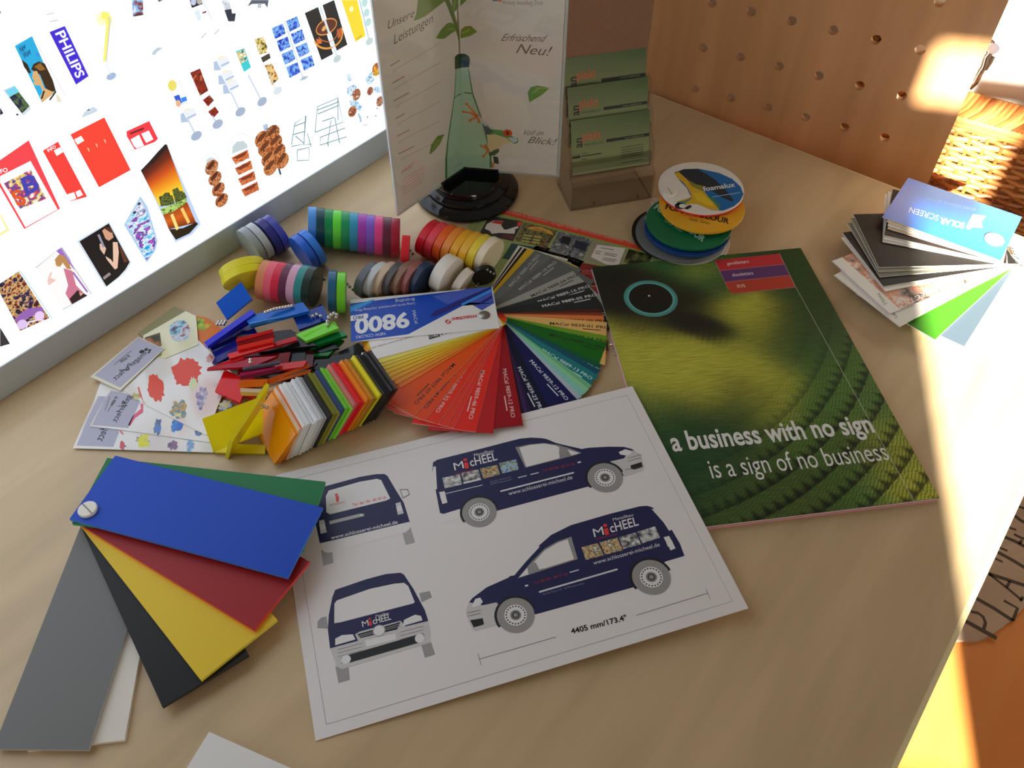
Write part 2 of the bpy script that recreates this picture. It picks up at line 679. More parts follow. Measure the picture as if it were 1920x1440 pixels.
# turquoise banner with a woman's head in profile
lp(ZA, [(110, 345), (240, 270), (420, 685), (315, 770)], (38, 176, 228))
lt(ZA, 'New', (155, 400), (195, 360), (140, 352), (24, 60, 110), bold=0.02)
lt(ZA, 'Wave', (180, 445), (230, 400), (165, 398), (24, 60, 110), bold=0.02)
lp(ZA, [(160, 445), (205, 480), (232, 545), (215, 550), (178, 500)], (52, 34, 28), 2)
lp(ZA, [(232, 520), (250, 480), (290, 460), (335, 475), (395, 600), (418, 680), (385, 690), (340, 660), (300, 560)], (60, 40, 22), 2)
lp(ZA, [(245, 535), (275, 530), (310, 600), (330, 660), (400, 690), (420, 685), (315, 770), (300, 720), (320, 690), (300, 640), (262, 640), (250, 620), (258, 600), (240, 590)], (222, 178, 120), 3)
lp(ZA, [(255, 500), (300, 470), (340, 520), (300, 530)], (150, 105, 50), 4)
ll(ZA, [(310, 740), (330, 680)], 1.2, (40, 30, 25), 4)
ll(ZA, [(370, 750), (418, 684)], 1.2, (40, 30, 25), 4)
lp(ZA, [(262, 388), (290, 400), (300, 430), (272, 420)], (60, 150, 230), 2)
lp(ZA, [(420, 700), (445, 720), (465, 765), (425, 765)], (238, 226, 205), 1)
ll(ZA, [(260, 300), (490, 720)], 0.7, (225, 230, 235))
# small roll-up with landscape
lp(ZA, [(20, 675), (110, 640), (235, 815), (175, 870)], (214, 226, 234))
lp(ZA, [(38, 680), (110, 645), (145, 690), (72, 725)], (120, 214, 240), 2)
lp(ZA, [(68, 728), (140, 690), (222, 795), (165, 850)], PH([(20, 20, 30), (60, 70, 90), (90, 120, 50), (25, 25, 40)], 260), 2)
lp(ZA, [(0, 805), (25, 850), (0, 865)], (30, 30, 40))
ll(ZA, [(120, 858), (138, 860)], 1.2, (30, 30, 30))
# bent yellow spike flag
mb.line(LZ(ZA, [(760, 115), (800, 118), (815, 145), (812, 190), (785, 460)]), [5, 6, 5, 3.5, 3], emat((250, 246, 120)), 2)
mb.line(LZ(ZA, [(812, 125), (824, 160), (818, 220), (796, 460)]), 0.8, emat((205, 205, 215)), 3)
lo(ZA, (770, 140), 5, 5, (253, 252, 205), 1)
lo(ZA, (834, 572), 4.2, 2.6, (168, 190, 220))
ll(ZA, [(796, 465), (826, 565)], 0.7, (225, 232, 245))
# top edge pictures
lp(ZA, [(990, 0), (1072, 0), (1075, 112), (996, 126)], PH([(40, 40, 60), (150, 60, 50), (120, 190, 240), (230, 235, 245)], 190))
lp(ZA, [(1182, 0), (1225, 0), (1190, 14)], (90, 40, 50))
lp(ZB, [(462, 0), (550, 0), (560, 30), (478, 60)], (34, 34, 50))
lo(ZB, (490, 15), 2.5, 2.5, (200, 205, 230), 2)
lo(ZB, (535, 8), 2.5, 2.5, (190, 180, 170), 2)
lp(ZB, [(495, 85), (535, 72), (550, 140), (525, 160)], (224, 240, 246))
lp(ZB, [(556, 92), (585, 80), (590, 92), (560, 103)], (140, 60, 60))
ll(ZB, [(560, 0), (625, 140)], 0.6, (190, 200, 210))
lp(ZB, [(700, 0), (760, 0), (775, 65), (722, 72)], PH([(250, 250, 252), (200, 205, 220), (40, 40, 70)], 200))
lp(ZB, [(722, 74), (775, 66), (780, 100), (808, 100), (800, 160), (752, 160)], (44, 46, 64))
lp(ZB, [(895, 50), (925, 0), (1055, 0), (1045, 58), (1025, 28), (930, 30)], (90, 94, 110))
ll(ZB, [(975, 38), (998, 35), (998, 50), (975, 53), (975, 38)], 0.8, (60, 60, 70))
lp(ZA, [(1135, 410), (1150, 380), (1180, 355), (1225, 358), (1185, 385), (1160, 412)], (196, 212, 220))
ll(ZA, [(1510, 285), (1547, 247)], 0.7, (170, 165, 165))
ll(ZA, [(1606, 258), (1644, 218)], 0.7, (165, 160, 165))
lp(ZA, [(0, 75), (8, 95), (0, 105)], (120, 60, 60))
# red poster boards
lp(ZA, [(528, 1008), (782, 880), (980, 1275), (742, 1405)], (252, 70, 52))
lp(ZA, [(555, 1045), (608, 1018), (632, 1055), (580, 1085)], (255, 255, 255), 2)
for i in range(3):
    a, b = 655 + i * 62, 1108 - i * 32
    ll(ZA, [(a, b), (a + 14, b + 28)], 0.7, (255, 190, 150))
    ll(ZA, [(a + 6, b + 6), (a + 10, b + 14)], 1.0, (255, 200, 160))
lp(ZA, [(320, 1130), (435, 1062), (653, 1475), (530, 1510), (485, 1430)], (250, 66, 60))
lt(ZA, 'INFO', (360, 1140), (420, 1108), (350, 1118), (255, 255, 255), bold=0.02)
lp(ZA, [(402, 1128), (452, 1102), (474, 1140), (424, 1170)], (255, 255, 255), 2)
lp(ZC, [(500, 258), (555, 240), (572, 290), (530, 306)], (255, 255, 255), 2)
lp(ZC, [(565, 238), (600, 222), (622, 262), (580, 280)], (255, 255, 255), 2)
lp(ZA, [(948, 985), (1118, 907), (1185, 1040), (1160, 1065), (1010, 1122), (950, 1020)], (248, 62, 72))
lp(ZA, [(978, 1045), (1042, 1010), (1080, 1092), (1022, 1112), (1005, 1098)], (255, 255, 255), 2)
lp(ZA, [(1058, 1003), (1115, 978), (1150, 1045), (1095, 1072)], (255, 255, 255), 2)
ll(ZA, [(975, 1002), (1078, 962)], 1.6, (120, 30, 36), 3)
lp(ZA, [(612, 885), (625, 850), (655, 822), (700, 800), (735, 825), (720, 840), (660, 865)], (206, 220, 232))
lp(ZA, [(645, 830), (670, 815), (672, 828)], (70, 76, 84), 2)
# red INFO stand with coloured poster
lp(ZC, [(0, 205), (0, 0), (215, -148), (450, 365), (182, 518)], (248, 72, 80))
lp(ZC, [(0, 0), (0, 205), (-120, 30)], (248, 72, 80))
lp(ZC, [(0, 120), (228, 6), (432, 370), (190, 505), (0, 170)], (255, 255, 255), 2)
lt(ZC, 'INFO', (-40, 112), (60, 85), (-50, 82), (255, 255, 255), bold=0.02)
lp(ZC, [(28, 175), (228, 70), (345, 290), (150, 365)], PH([(250, 250, 250), (230, 80, 40), (60, 50, 160), (250, 210, 90), (240, 240, 250)], 150), 3)
lt(ZC, 'B', (190, 262), (300, 215), (150, 140), (70, 66, 180), 4, 0.03)
lt(ZC, 'S', (130, 345), (205, 320), (70, 240), (228, 90, 40), 4, 0.03)
lp(ZC, [(0, 400), (70, 525), (0, 570)], (250, 244, 150))
lp(ZC, [(0, 420), (50, 520), (0, 548)], (255, 255, 255), 2)
# lower row of pictures
lp(ZC, [(0, 1255), (75, 1378), (0, 1400)], (50, 48, 50))
lp(ZC, [(-30, 945), (140, 835), (370, 1185), (150, 1282)], PH([(40, 20, 24), (150, 60, 50), (230, 190, 110), (70, 40, 90), (30, 20, 40)], 240))
lp(ZC, [(110, 1190), (200, 1115), (310, 1100), (330, 1130), (220, 1180), (130, 1225)], (150, 100, 180), 2)
lo(ZC, (165, 1232), 4, 4.5, (225, 200, 245), 3)
lo(ZC, (295, 1168), 4, 4.5, (235, 205, 250), 3)
ll(ZC, [(195, 1255), (215, 1215), (300, 1195), (330, 1205)], 1.6, (235, 225, 240), 3)
ll(ZC, [(150, 830), (390, 1190)], 0.9, (190, 225, 230))
# woman in pink
lp(ZC, [(268, 808), (455, 655), (685, 1005), (470, 1122)], (255, 250, 250))
ll(ZC, [(268, 808), (455, 655), (685, 1005), (470, 1122)], 0.9, (185, 198, 198))
lp(ZC, [(420, 680), (465, 655), (525, 745), (560, 830), (530, 790)], (160, 110, 200), 2)
ll(ZC, [(545, 840), (655, 990)], 1.4, (150, 100, 190), 2)
lp(ZC, [(410, 745), (440, 708), (480, 715), (520, 780), (535, 820), (500, 815), (470, 770), (450, 800), (420, 790)], (190, 140, 84), 3)
lp(ZC, [(412, 770), (440, 770), (455, 800), (425, 800)], (240, 196, 176), 2)
lp(ZC, [(475, 810), (540, 830), (570, 940), (640, 1010), (535, 1080), (490, 1000), (510, 940)], (208, 120, 146), 3)
lp(ZC, [(355, 905), (372, 850), (395, 835), (375, 880), (420, 900), (365, 940)], (240, 200, 190), 2)
lp(ZC, [(520, 1040), (580, 975), (655, 1015), (540, 1080)], (44, 24, 26), 4)
lp(ZC, [(590, 985), (625, 1000), (600, 1020)], (220, 160, 140), 5)
# woman in black holding something up
lp(ZC, [(575, 608), (820, 462), (985, 770), (950, 830), (900, 880), (790, 958)], (214, 228, 240))
lp(ZC, [(595, 610), (815, 475), (972, 765), (940, 820), (890, 875), (798, 948)], (22, 16, 16), 2)
lp(ZC, [(765, 530), (790, 505), (840, 540), (850, 580), (815, 605), (790, 590)], (214, 160, 130), 3)
lp(ZC, [(775, 510), (820, 500), (850, 540), (830, 545), (800, 525)], (84, 46, 30), 4)
lp(ZC, [(845, 615), (880, 615), (890, 690), (880, 810), (860, 820), (800, 745), (790, 720), (830, 745), (848, 770)], (236, 196, 172), 3)
lp(ZC, [(745, 630), (770, 620), (795, 665), (780, 710), (750, 670)], (226, 190, 170), 3)
lp(ZC, [(728, 560), (745, 555), (785, 650), (770, 655)], (150, 150, 170), 4)
lp(ZC, [(890, 640), (910, 660), (960, 760), (930, 770), (905, 700)], (96, 52, 34), 3)
ll(ZC, [(775, 888), (825, 850)], 3, (150, 140, 140), 3)
# turquoise fan sign
lp(ZC, [(930, 485), (1052, 270), (1105, 350), (1160, 530), (1182, 610), (1165, 680), (1100, 770)], (176, 208, 240))
lp(ZC, [(950, 475), (1050, 300), (1090, 370), (1150, 540), (1168, 620), (1150, 680), (1100, 755)], PH([(40, 150, 220), (120, 210, 245), (250, 250, 255), (70, 60, 160), (190, 80, 200)], 130, (1, 1, 1.6)), 2)
lo(ZC, (1008, 392), 1.6, 1.3, (40, 60, 80), 4)
lo(ZC, (1042, 327), 1.6, 1.3, (40, 60, 80), 4)
# sunset skyline
lp(ZC, [(1055, 75), (1250, -118), (1505, 480), (1440, 560), (1315, 618)], (196, 216, 250))
seg = [(36, 22, 16), (120, 44, 18), (214, 84, 24), (246, 150, 26), (250, 206, 50), (246, 214, 60)]
a0, a1, b0, b1 = (1055, 78), (1195, 345), (1250, -118), (1395, 275)
mid = lambda p, q, f: (p[0] + (q[0] - p[0]) * f, p[1] + (q[1] - p[1]) * f)


def strip_paint(qa, qb, cols, n=24):
    P = [LZ(ZC, [q])[0] for q in (qa[0], qa[1], qb[0], qb[1])]
    m_ = SKYM
    o_ = len(mb.v)
    k_ = mb.mi(m_)
    for i in range(n + 1):
        f = i / n
        c = f * (len(cols) - 1)
        j = min(int(c), len(cols) - 2)
        col = tuple(lin(cols[j][q]) * (1 - c + j) + lin(cols[j + 1][q]) * (c - j) for q in range(3))
        for s_, e_ in ((P[0], P[1]), (P[2], P[3])):
            mb.col[len(mb.v)] = col
            mb.v.append(mb.p3((s_[0] + (e_[0] - s_[0]) * f, s_[1] + (e_[1] - s_[1]) * f), 2))
    for i in range(n):
        a = o_ + 2 * i
        mb.f.append([a, a + 2, a + 3, a + 1])
        mb.fm.append(k_)


SKYM = paint_mat('backlit_sunset', emit=True)
strip_paint((a0, a1), (b0, b1), seg)
lp(ZC, [(1055, 78), (1110, 20), (1180, -60), (1235, -118), (1250, -118), (1258, -98), (1150, 20)], (40, 26, 20), 3)
BLD = PH([(16, 20, 8), (60, 76, 30), (120, 130, 60), (14, 18, 10)], 700)
for q in ([(1190, 275), (1225, 262), (1240, 340), (1205, 350)], [(1222, 262), (1235, 245), (1268, 242), (1300, 330), (1240, 345)], [(1270, 268), (1290, 262), (1310, 325), (1290, 332)],
          [(1290, 222), (1312, 212), (1350, 310), (1315, 322)], [(1310, 215), (1330, 204), (1345, 232), (1368, 232), (1392, 285), (1345, 312)], [(1345, 250), (1380, 240), (1400, 280), (1360, 305)]):
    lp(ZC, q, BLD, 4)
lp(ZC, [(1200, 365), (1290, 335), (1395, 285), (1402, 312), (1300, 385), (1222, 408)], PH([(40, 90, 20), (200, 230, 130), (90, 150, 40)], 420), 5)
strip_paint(((1222, 408), (1265, 520)), ((1402, 312), (1470, 470)), [(150, 60, 20), (216, 96, 26), (120, 40, 14)])
lp(ZC, [(1265, 520), (1370, 510), (1470, 465), (1485, 478), (1420, 550), (1318, 598)], (30, 16, 12), 3)
ll(ZC, [(1285, 405), (1330, 520)], 3, (250, 226, 130), 6)
ll(ZC, [(1360, 360), (1415, 470)], 3, (250, 206, 110), 6)
# brochure stands
for (x, y) in ((1660, 480), (1695, 585), (1730, 655), (1412, 870)):
    lp(ZA, [(x - 60, y - 15), (x - 35, y - 25), (x, y + 45), (x - 55, y + 50)], (186, 202, 228))
    lp(ZA, [(x - 40, y - 40), (x + 45, y - 60), (x + 62, y - 5), (x, y + 42)], (240, 244, 250), 1)
    ll(ZA, [(x - 5, y + 15), (x + 58, y - 15)], 1.6, (176, 196, 226), 3)
    ll(ZA, [(x - 30, y - 45), (x + 20, y - 60)], 1.2, (252, 238, 190), 3)
for c, p in (((1472, 1018), (1400, 880)), ((1632, 930), (1590, 870)), ((1802, 838), (1730, 690)), ((1965, 762), (1860, 560))):
    ll(ZA, [p, (c[0] - 5, c[1] - 8)], 1.6, (208, 218, 234))
    lo(ZA, c, 5.6, 4.0, (170, 184, 208), 3)
lp(ZA, [(1255, 630), (1345, 600), (1410, 760), (1335, 805)], (228, 236, 246))
lp(ZA, [(1265, 630), (1340, 605), (1402, 750), (1335, 795)], (252, 252, 252), 2)
lo(ZA, (1290, 640), 4, 4.5, (240, 226, 110), 3)
lp(ZA, [(1303, 722), (1342, 708), (1365, 770), (1333, 790)], (50, 92, 214), 3)
lp(ZA, [(1355, 735), (1395, 722), (1402, 752), (1365, 768)], (60, 140, 240), 3)
lo(ZA, (1335, 775), 2.4, 3, (232, 186, 140), 4)
RB = PH([(90, 24, 16), (170, 52, 28), (60, 24, 18), (210, 100, 60)], 260)
lp(ZA, [(1425, 545), (1500, 513), (1562, 680), (1500, 718)], RB)
lp(ZA, [(1520, 750), (1570, 712), (1605, 752), (1560, 800)], RB)
lp(ZA, [(1560, 838), (1612, 798), (1642, 840), (1600, 886)], RB)
lp(ZA, [(1768, 385), (1832, 360), (1882, 505), (1830, 540)], (58, 206, 214))
lp(ZA, [(1775, 395), (1830, 365), (1855, 450), (1800, 480)], PH([(250, 250, 250), (230, 190, 60), (60, 190, 200), (60, 40, 30)], 330), 2)
lp(ZB, [(945, 295), (1015, 275), (1045, 355), (1040, 395), (985, 408)], PH([(60, 50, 10), (210, 180, 60), (250, 240, 190), (120, 96, 20)], 300))
lp(ZB, [(995, 432), (1060, 398), (1070, 435), (1012, 470)], (70, 56, 46))
lp(ZB, [(1025, 490), (1080, 475), (1130, 590), (1080, 645)], PH([(50, 26, 10), (216, 140, 40), (250, 220, 150), (90, 50, 20)], 260))
ll(ZB, [(1015, 475), (1120, 690)], 0.8, (205, 212, 220), 1)
lo(ZB, (1122, 680), 5.2, 3.6, (222, 230, 236))
BL = PH([(20, 30, 150), (50, 96, 220), (140, 200, 250), (28, 50, 190)], 240)
for r in range(4):
    for c in range(2):
        x, y = 1076 + r * 36 + c * 108, 212 + r * 97 - c * 54
        lp(ZB, [(x, y), (x + 85, y - 37), (x + 108, y + 40), (x + 28, y + 82)], BL)
ll(ZB, [(1170, 150), (1310, 580)], 1.4, (214, 222, 234))
lp(ZB, [(1285, 608), (1310, 572), (1355, 570), (1330, 595)], (176, 192, 212))
COF = (30, 20, 16)
lp(ZB, [(1325, 98), (1425, 52), (1538, 405), (1450, 452)], COF)
lp(ZB, [(1458, 38), (1545, 0), (1645, 335), (1565, 380)], COF)
ll(ZB, [(1440, 50), (1565, 420)], 2.4, (224, 232, 238), 4)
lo(ZB, (1567, 440), 5.0, 3.6, (196, 212, 212), 4)


def zell(c, rx, ry, rot, a0=0, a1=360, n=36):
    return [(c[0] + rx * math.cos(rad(a)) * math.cos(rad(rot)) - ry * math.sin(rad(a)) * math.sin(rad(rot)), c[1] + rx * math.cos(rad(a)) * math.sin(rad(rot)) + ry * math.sin(rad(a)) * math.cos(rad(rot))) for a in [a0 + (a1 - a0) * i / n for i in range(n + 1)]]


lp(ZB, zell((1487, 200), 84, 50, -32)[:-1], (92, 40, 16), 2)
ll(ZB, zell((1487, 200), 84, 50, -32), 1.1, (230, 146, 70), 3)
lo(ZB, (1470, 212), 3.4, 2.0, (232, 170, 90), 3, rad(20))
ll(ZB, zell((1500, 262), 112, 96, -32, 5, 190), 1.8, (236, 160, 60), 3)
ll(ZB, zell((1490, 230), 78, 84, -32, 20, 175), 1.0, (190, 104, 44), 3)
lp(ZB, [(1410, 290), (1445, 295), (1455, 325), (1420, 330)], (220, 110, 50), 3)
lp(ZB, [(1565, 235), (1590, 205), (1612, 270), (1575, 290)], (190, 90, 40), 3)
lp(ZB, [(1600, 0), (1720, 0), (1782, 268), (1705, 315)], (250, 222, 40))
lo(ZB, (1675, 68), 2.6, 2.6, (255, 250, 200), 2)
lt(ZB, 'trendy', (1712, 300), (1755, 272), (1706, 284), (110, 90, 10))
ll(ZB, [(1735, 0), (1805, 290)], 1.6, (190, 202, 208))
lo(ZB, (1810, 310), 5, 3.6, (196, 216, 214))
for y in (20, 95, 165):
    lo(ZB, (1770 + y / 5, y), 4, 4, (190, 228, 224), 1)
# basket stands
BK = PH([(110, 52, 20), (190, 104, 50), (226, 150, 92), (80, 36, 14)], 420)
for y0_, (cx_, w_) in enumerate(((630, 42), (655, 42), (678, 42))):
    pass
for i in range(4):
    x, y = 1587 + i * 25, 1255 + i * 82
    mb.ell(LZ(ZA, [(x, y)])[0], 7.5, 6.5, BK, 2, rad(20))
    lo(ZA, (x - 6, y - 16), 5, 2.2, (90, 44, 20), 3, rad(25))
lp(ZA, [(1542, 1235), (1552, 1192), (1585, 1178), (1615, 1190), (1622, 1215)], (206, 218, 222), 1)
mb.ring(LZ(ZA, [(1585, 1215)])[0], 7.5, 8.5, 0.5, emat((200, 210, 210)), 2)
OB = PH([(170, 72, 26), (214, 108, 50), (236, 140, 80), (120, 44, 14)], 260, (1, 1, 3))
for i in range(4):
    x, y = 1735 + i * 24, 1182 + i * 80
    lp(ZA, [(x, y), (x + 122, y - 62), (x + 136, y + 2), (x + 30, y + 52)], OB, 2)
    lp(ZA, [(x + 10, y + 2), (x + 118, y - 52), (x + 100, y - 16), (x + 42, y + 10)], (128, 54, 24), 3)
lp(ZA, [(1740, 1155), (1742, 1100), (1775, 1062), (1825, 1055), (1855, 1085), (1855, 1108)], (200, 214, 218), 1)
mb.ring(LZ(ZA, [(1798, 1110)])[0], 13, 14, 0.6, emat((214, 222, 224)), 2)
for c in ((1005, 1045), (1028, 1110), (1052, 1190), (1068, 1255), (1085, 1000), (1105, 1070), (1130, 1138), (1155, 1205)):
    mb.ell(LZ(ZB, [c])[0], 8.6, 8, BK, 2, rad(20))
    lo(ZB, (c[0] - 4, c[1] - 18), 6.5, 2.6, (110, 56, 26), 3, rad(20))
ll(ZB, [(1040, 960), (1145, 1310)], 2.2, (60, 74, 100), 1)
lp(ZB, [(1010, 940), (1045, 925), (1058, 985), (1025, 995)], (184, 198, 222), 1)
# wire frames
for P in ([(1225, 1085), (1250, 925), (1335, 868), (1318, 1080), (1225, 1098)], [(1235, 1010), (1325, 985)], [(1250, 945), (1330, 915)], [(1330, 870), (1318, 1085), (1375, 1080)],
          [(1268, 1125), (1358, 1105), (1355, 1200), (1268, 1205), (1268, 1125)], [(1255, 1020), (1320, 1075), (1345, 1000), (1372, 1100)],
          [(1402, 992), (1420, 800), (1572, 735), (1612, 915), (1402, 992)], [(1420, 825), (1575, 765)], [(1422, 855), (1580, 790)], [(1572, 735), (1575, 900)],
          [(1440, 1030), (1625, 960), (1640, 1025), (1440, 1088), (1440, 1030)], [(1495, 1085), (1520, 910), (1550, 880), (1585, 1070)], [(1455, 910), (1545, 880)], [(1500, 1070), (1502, 1100)], [(1580, 1045), (1588, 1072)]):
    ll(ZB, P, 1.1, (120, 150, 150), 2)
# flower stands
FB = PH([(120, 180, 220), (190, 226, 246), (250, 252, 255), (90, 140, 190)], 420)
for P in ([(1635, 560), (1660, 545), (1680, 600), (1655, 612)], [(1640, 660), (1700, 625), (1740, 700), (1690, 730), (1645, 710)], [(1655, 760), (1710, 740), (1755, 800), (1740, 835), (1670, 800)], [(1720, 850), (1740, 845), (1755, 915), (1740, 918)],
          [(1775, 590), (1830, 530), (1850, 600), (1800, 640)], [(1840, 660), (1890, 640), (1900, 690), (1850, 700)]):
    lp(ZB, P, FB, 2)
RG = PH([(70, 30, 20), (200, 120, 80), (120, 50, 30), (240, 220, 180)], 500)
for c, r in (((1712, 708), 6), ((1682, 835), 6), ((1888, 760), 5.5), ((1815, 682), 4.5)):
    mb.ell(LZ(ZB, [c])[0], r, r, RG, 3)
mb.ell(LZ(ZB, [(1862, 520)])[0], 6, 7, PH([(60, 130, 30), (240, 200, 40), (230, 90, 40), (40, 90, 30)], 420), 3)
ll(ZB, [(1760, 940), (1800, 935)], 0.8, (190, 175, 170), 2)
for c in ((1795, 878), (1858, 868), (1868, 812)):
    lo(ZB, c, 0.9, 0.9, (120, 90, 90))
mb.build('poster_print', t)
# ================================================================= sheet with the four delivery van views
class Flat:
    """a thin sheet on (or tilted over) the desk with things printed on it; photo points are laid back onto its plane"""
    def __init__(self, o, u, v):
        self.o = Vector(o)
        self.u = (Vector(u) - self.o).normalized()
        w = Vector(v) - self.o
        self.w = (w - self.u * w.dot(self.u)).normalized()
        self.n = self.u.cross(self.w).normalized()
        self.mb = MB()

    def L(self, zoom, pts):
        out = []
        for p in Z(*zoom, pts):
            d = onplane(p[0], p[1], self.o, self.n) - self.o
            out.append((d.dot(self.u), d.dot(self.w)))
        return out

    def place(self, ob):
        mt = Matrix((self.u, self.w, self.n)).transposed().to_4x4()
        mt.translation = W(self.o)
        ob.matrix_world = mt

    def poly(self, zoom, pts, c, layer=1):
        self.mb.poly(self.L(zoom, pts), mat(c) if isinstance(c, tuple) else c, layer)

    def line(self, zoom, pts, wd, c, layer=2):
        self.mb.line(self.L(zoom, pts), wd, mat(c), layer)

    def text(self, zoom, s, a, b, h, c, layer=3, bold=0.0):
        A, B, H = self.L(zoom, [a, b, h])
        self.mb.text(s, A, B, H, mat(c), layer, bold)

    def dot(self, zoom, c, r, col, layer=3, ry=None):
        self.mb.ell(self.L(zoom, [c])[0], r, ry or r, mat(col) if isinstance(col, tuple) else col, layer)


t = thing('printed_sheet', 'white A4 printout showing four views of a dark blue delivery van', 'sheet of paper')
# lies on the desk, its far side edge lifted over the brochure
PO, PU, PV = Vector((0, 0, 0.6)), Vector((297, 0, 7.6)), Vector((0, -210, 0.6))
F = Flat(PO, PU, PV)
paper = mat((216, 212, 210), 0.55, k=0.64)
F.w = -F.w
F.n = F.u.cross(F.w)
F.o = PO + (PV - PO)          # lower corner
F.mb.box(0, 297.1, 0, 210, -0.15, 0, paper)
F.place(t)
F.mb.build('paper', t)
F.mb = MB()
F.mb.frame((0, 0, 0), (1, 0, 0), (0, 1, 0))
NAVY, GR, LG, DK, TY = (22, 24, 64), (168, 166, 164), (196, 194, 192), (24, 24, 26), (126, 124, 122)
SILV = (206, 204, 206)
V3, V4, V2 = (780, 780, 4.0), (840, 920, 3.3103), (540, 860, 3.2727)
# thin frame line
fl = [(8, 8), (289, 8), (289, 202), (8, 202), (8, 8)]
F.mb.line(fl, 0.35, mat((120, 118, 118)), 1)


def wheel(zoom, c, rx):
    C = F.L(zoom, [c])[0]
    r = abs(F.L(zoom, [(c[0] + rx, c[1] - rx * 0.22)])[0][0] - C[0])
    for f, col, ly in ((1.0, TY, 4), (0.60, (214, 213, 212), 5), (0.29, (110, 108, 106), 6), (0.2, (60, 60, 60), 7), (0.11, (130, 128, 126), 8)):
        F.mb.ell(C, r * f, r * f, mat(col), ly)
    for i in range(20):
        a = 2 * math.pi * i / 20
        F.mb.ell((C[0] + r * 0.5 * math.cos(a), C[1] + r * 0.5 * math.sin(a)), r * 0.045, r * 0.045, mat(DK), 6, 0, 8)
    return C, r


def arch(zoom, c, rx, f=1.13):
    C = F.L(zoom, [c])[0]
    r = abs(F.L(zoom, [(c[0] + rx, c[1] - rx * 0.22)])[0][0] - C[0])
    F.mb.ell(C, r * f, r * f, mat((20, 20, 24)), 3, 0.22, 30, -8, 188)


def van_name(zoom, a, b, h, a2, b2, h2, col=SILV, red=(196, 44, 44), layer=6):
    """the name with its red i, and the small word above it"""
    A, B, H = F.L(zoom, [a, b, h])
    A, B, H = Vector(A), Vector(B), Vector(H)
    seg = lambda f: A + (B - A) * f
    up = H - A
    F.mb.text('M', seg(0.0), seg(0.22), seg(0) + up * 0.8, mat(col), layer, 0.0)
    F.mb.text('cHEEL', seg(0.37), seg(1.0), seg(0.37) + up * 0.86, mat(col), layer, 0.012)
    F.mb.poly([seg(0.245) - up * 0.12, seg(0.325) - up * 0.12, seg(0.33) + up * 0.52, seg(0.235) + up * 0.52], mat(red), layer + 1)
    F.mb.ell(seg(0.285) + up * 0.80, (B - A).length * 0.045, (B - A).length * 0.04, mat(red), layer + 1)
    if a2:
        A, B, H = F.L(zoom, [a2, b2, h2])
        F.mb.text('Metallbau', A, B, H, mat((190, 190, 198)), layer)


# --- van seen from its right hand side
F.poly(V3, [(123, 400), (128, 348), (160, 328), (400, 268), (700, 190), (780, 170), (860, 162), (940, 166), (975, 172), (1070, 205), (1240, 247), (1300, 238), (1450, 230), (1560, 232), (1620, 248), (1690, 300), (1640, 380), (1545, 455), (1300, 527), (625, 707), (345, 770), (180, 728), (150, 570)], NAVY, 1)
F.poly(V3, [(128, 382), (148, 378), (158, 548), (138, 552), (124, 470)], LG, 2)
F.poly(V3, [(173, 572), (214, 564), (236, 650), (198, 661)], LG, 3)
F.poly(V3, [(180, 600), (222, 592), (230, 628), (190, 636)], (232, 231, 230), 4)
F.poly(V3, [(158, 768), (178, 744), (330, 697), (345, 770), (195, 804), (168, 792)], LG, 2)
F.poly(V3, [(745, 235), (850, 213), (960, 203), (1070, 218), (1160, 245), (1243, 278), (1180, 298), (820, 388)], (118, 116, 116), 2)
F.poly(V3, [(775, 238), (860, 217), (960, 208), (1050, 222), (1080, 240), (1075, 318), (828, 383)], (206, 203, 200), 3)
F.poly(V3, [(1135, 250), (1225, 280), (1165, 296)], (200, 198, 196), 3)
F.poly(V3, [(1075, 240), (1125, 238), (1150, 292), (1105, 305), (1072, 290)], (120, 119, 118), 4)
F.poly(V3, [(972, 170), (1040, 182), (1150, 212), (1282, 240), (1245, 248), (1140, 225), (1050, 203)], LG, 3)
F.poly(V3, [(1455, 342), (1560, 318), (1600, 258), (1640, 262), (1685, 300), (1700, 335), (1698, 372), (1712, 392), (1700, 412), (1562, 456), (1530, 390)], GR, 2)
F.poly(V3, [(1520, 272), (1570, 250), (1612, 262), (1618, 284), (1580, 298), (1532, 290)], (226, 225, 224), 4)
F.poly(V3, [(1608, 372), (1692, 346), (1700, 382), (1640, 402), (1614, 398)], DK, 4)
for y in (318, 340):
    F.line(V3, [(1588, y), (1690, y - 28)], 0.3, (90, 88, 88), 5)
F.line(V3, [(1565, 405), (1712, 372)], 0.3, (90, 88, 88), 5)
arch(V3, (475, 722), 126)
arch(V3, (1418, 463), 126)
wheel(V3, (475, 722), 126)
wheel(V3, (1418, 463), 126)
F.line(V3, [(632, 566), (1184, 425)], 1.3, (188, 188, 192), 3)
F.line(V3, [(215, 585), (500, 518)], 0.6, (180, 180, 184), 3)
F.line(V3, [(765, 463), (830, 448)], 0.9, (170, 170, 176), 3)
F.line(V3, [(858, 440), (920, 425)], 0.9, (170, 170, 176), 3)
F.line(V3, [(1212, 350), (1237, 345)], 1.3, (214, 213, 212), 3)
van_name(V3, (290, 410), (612, 330), (275, 340), (437, 308), (582, 272), (433, 284))
PIC = [photo_mat([(60, 66, 70), (150, 150, 146), (214, 216, 216)], 260), photo_mat([(52, 54, 58), (120, 118, 116), (216, 216, 212)], 260),
       photo_mat([(100, 74, 40), (190, 160, 120), (70, 84, 50), (220, 214, 200)], 260), photo_mat([(70, 110, 160), (150, 170, 180), (80, 96, 60), (216, 220, 224)], 260)]
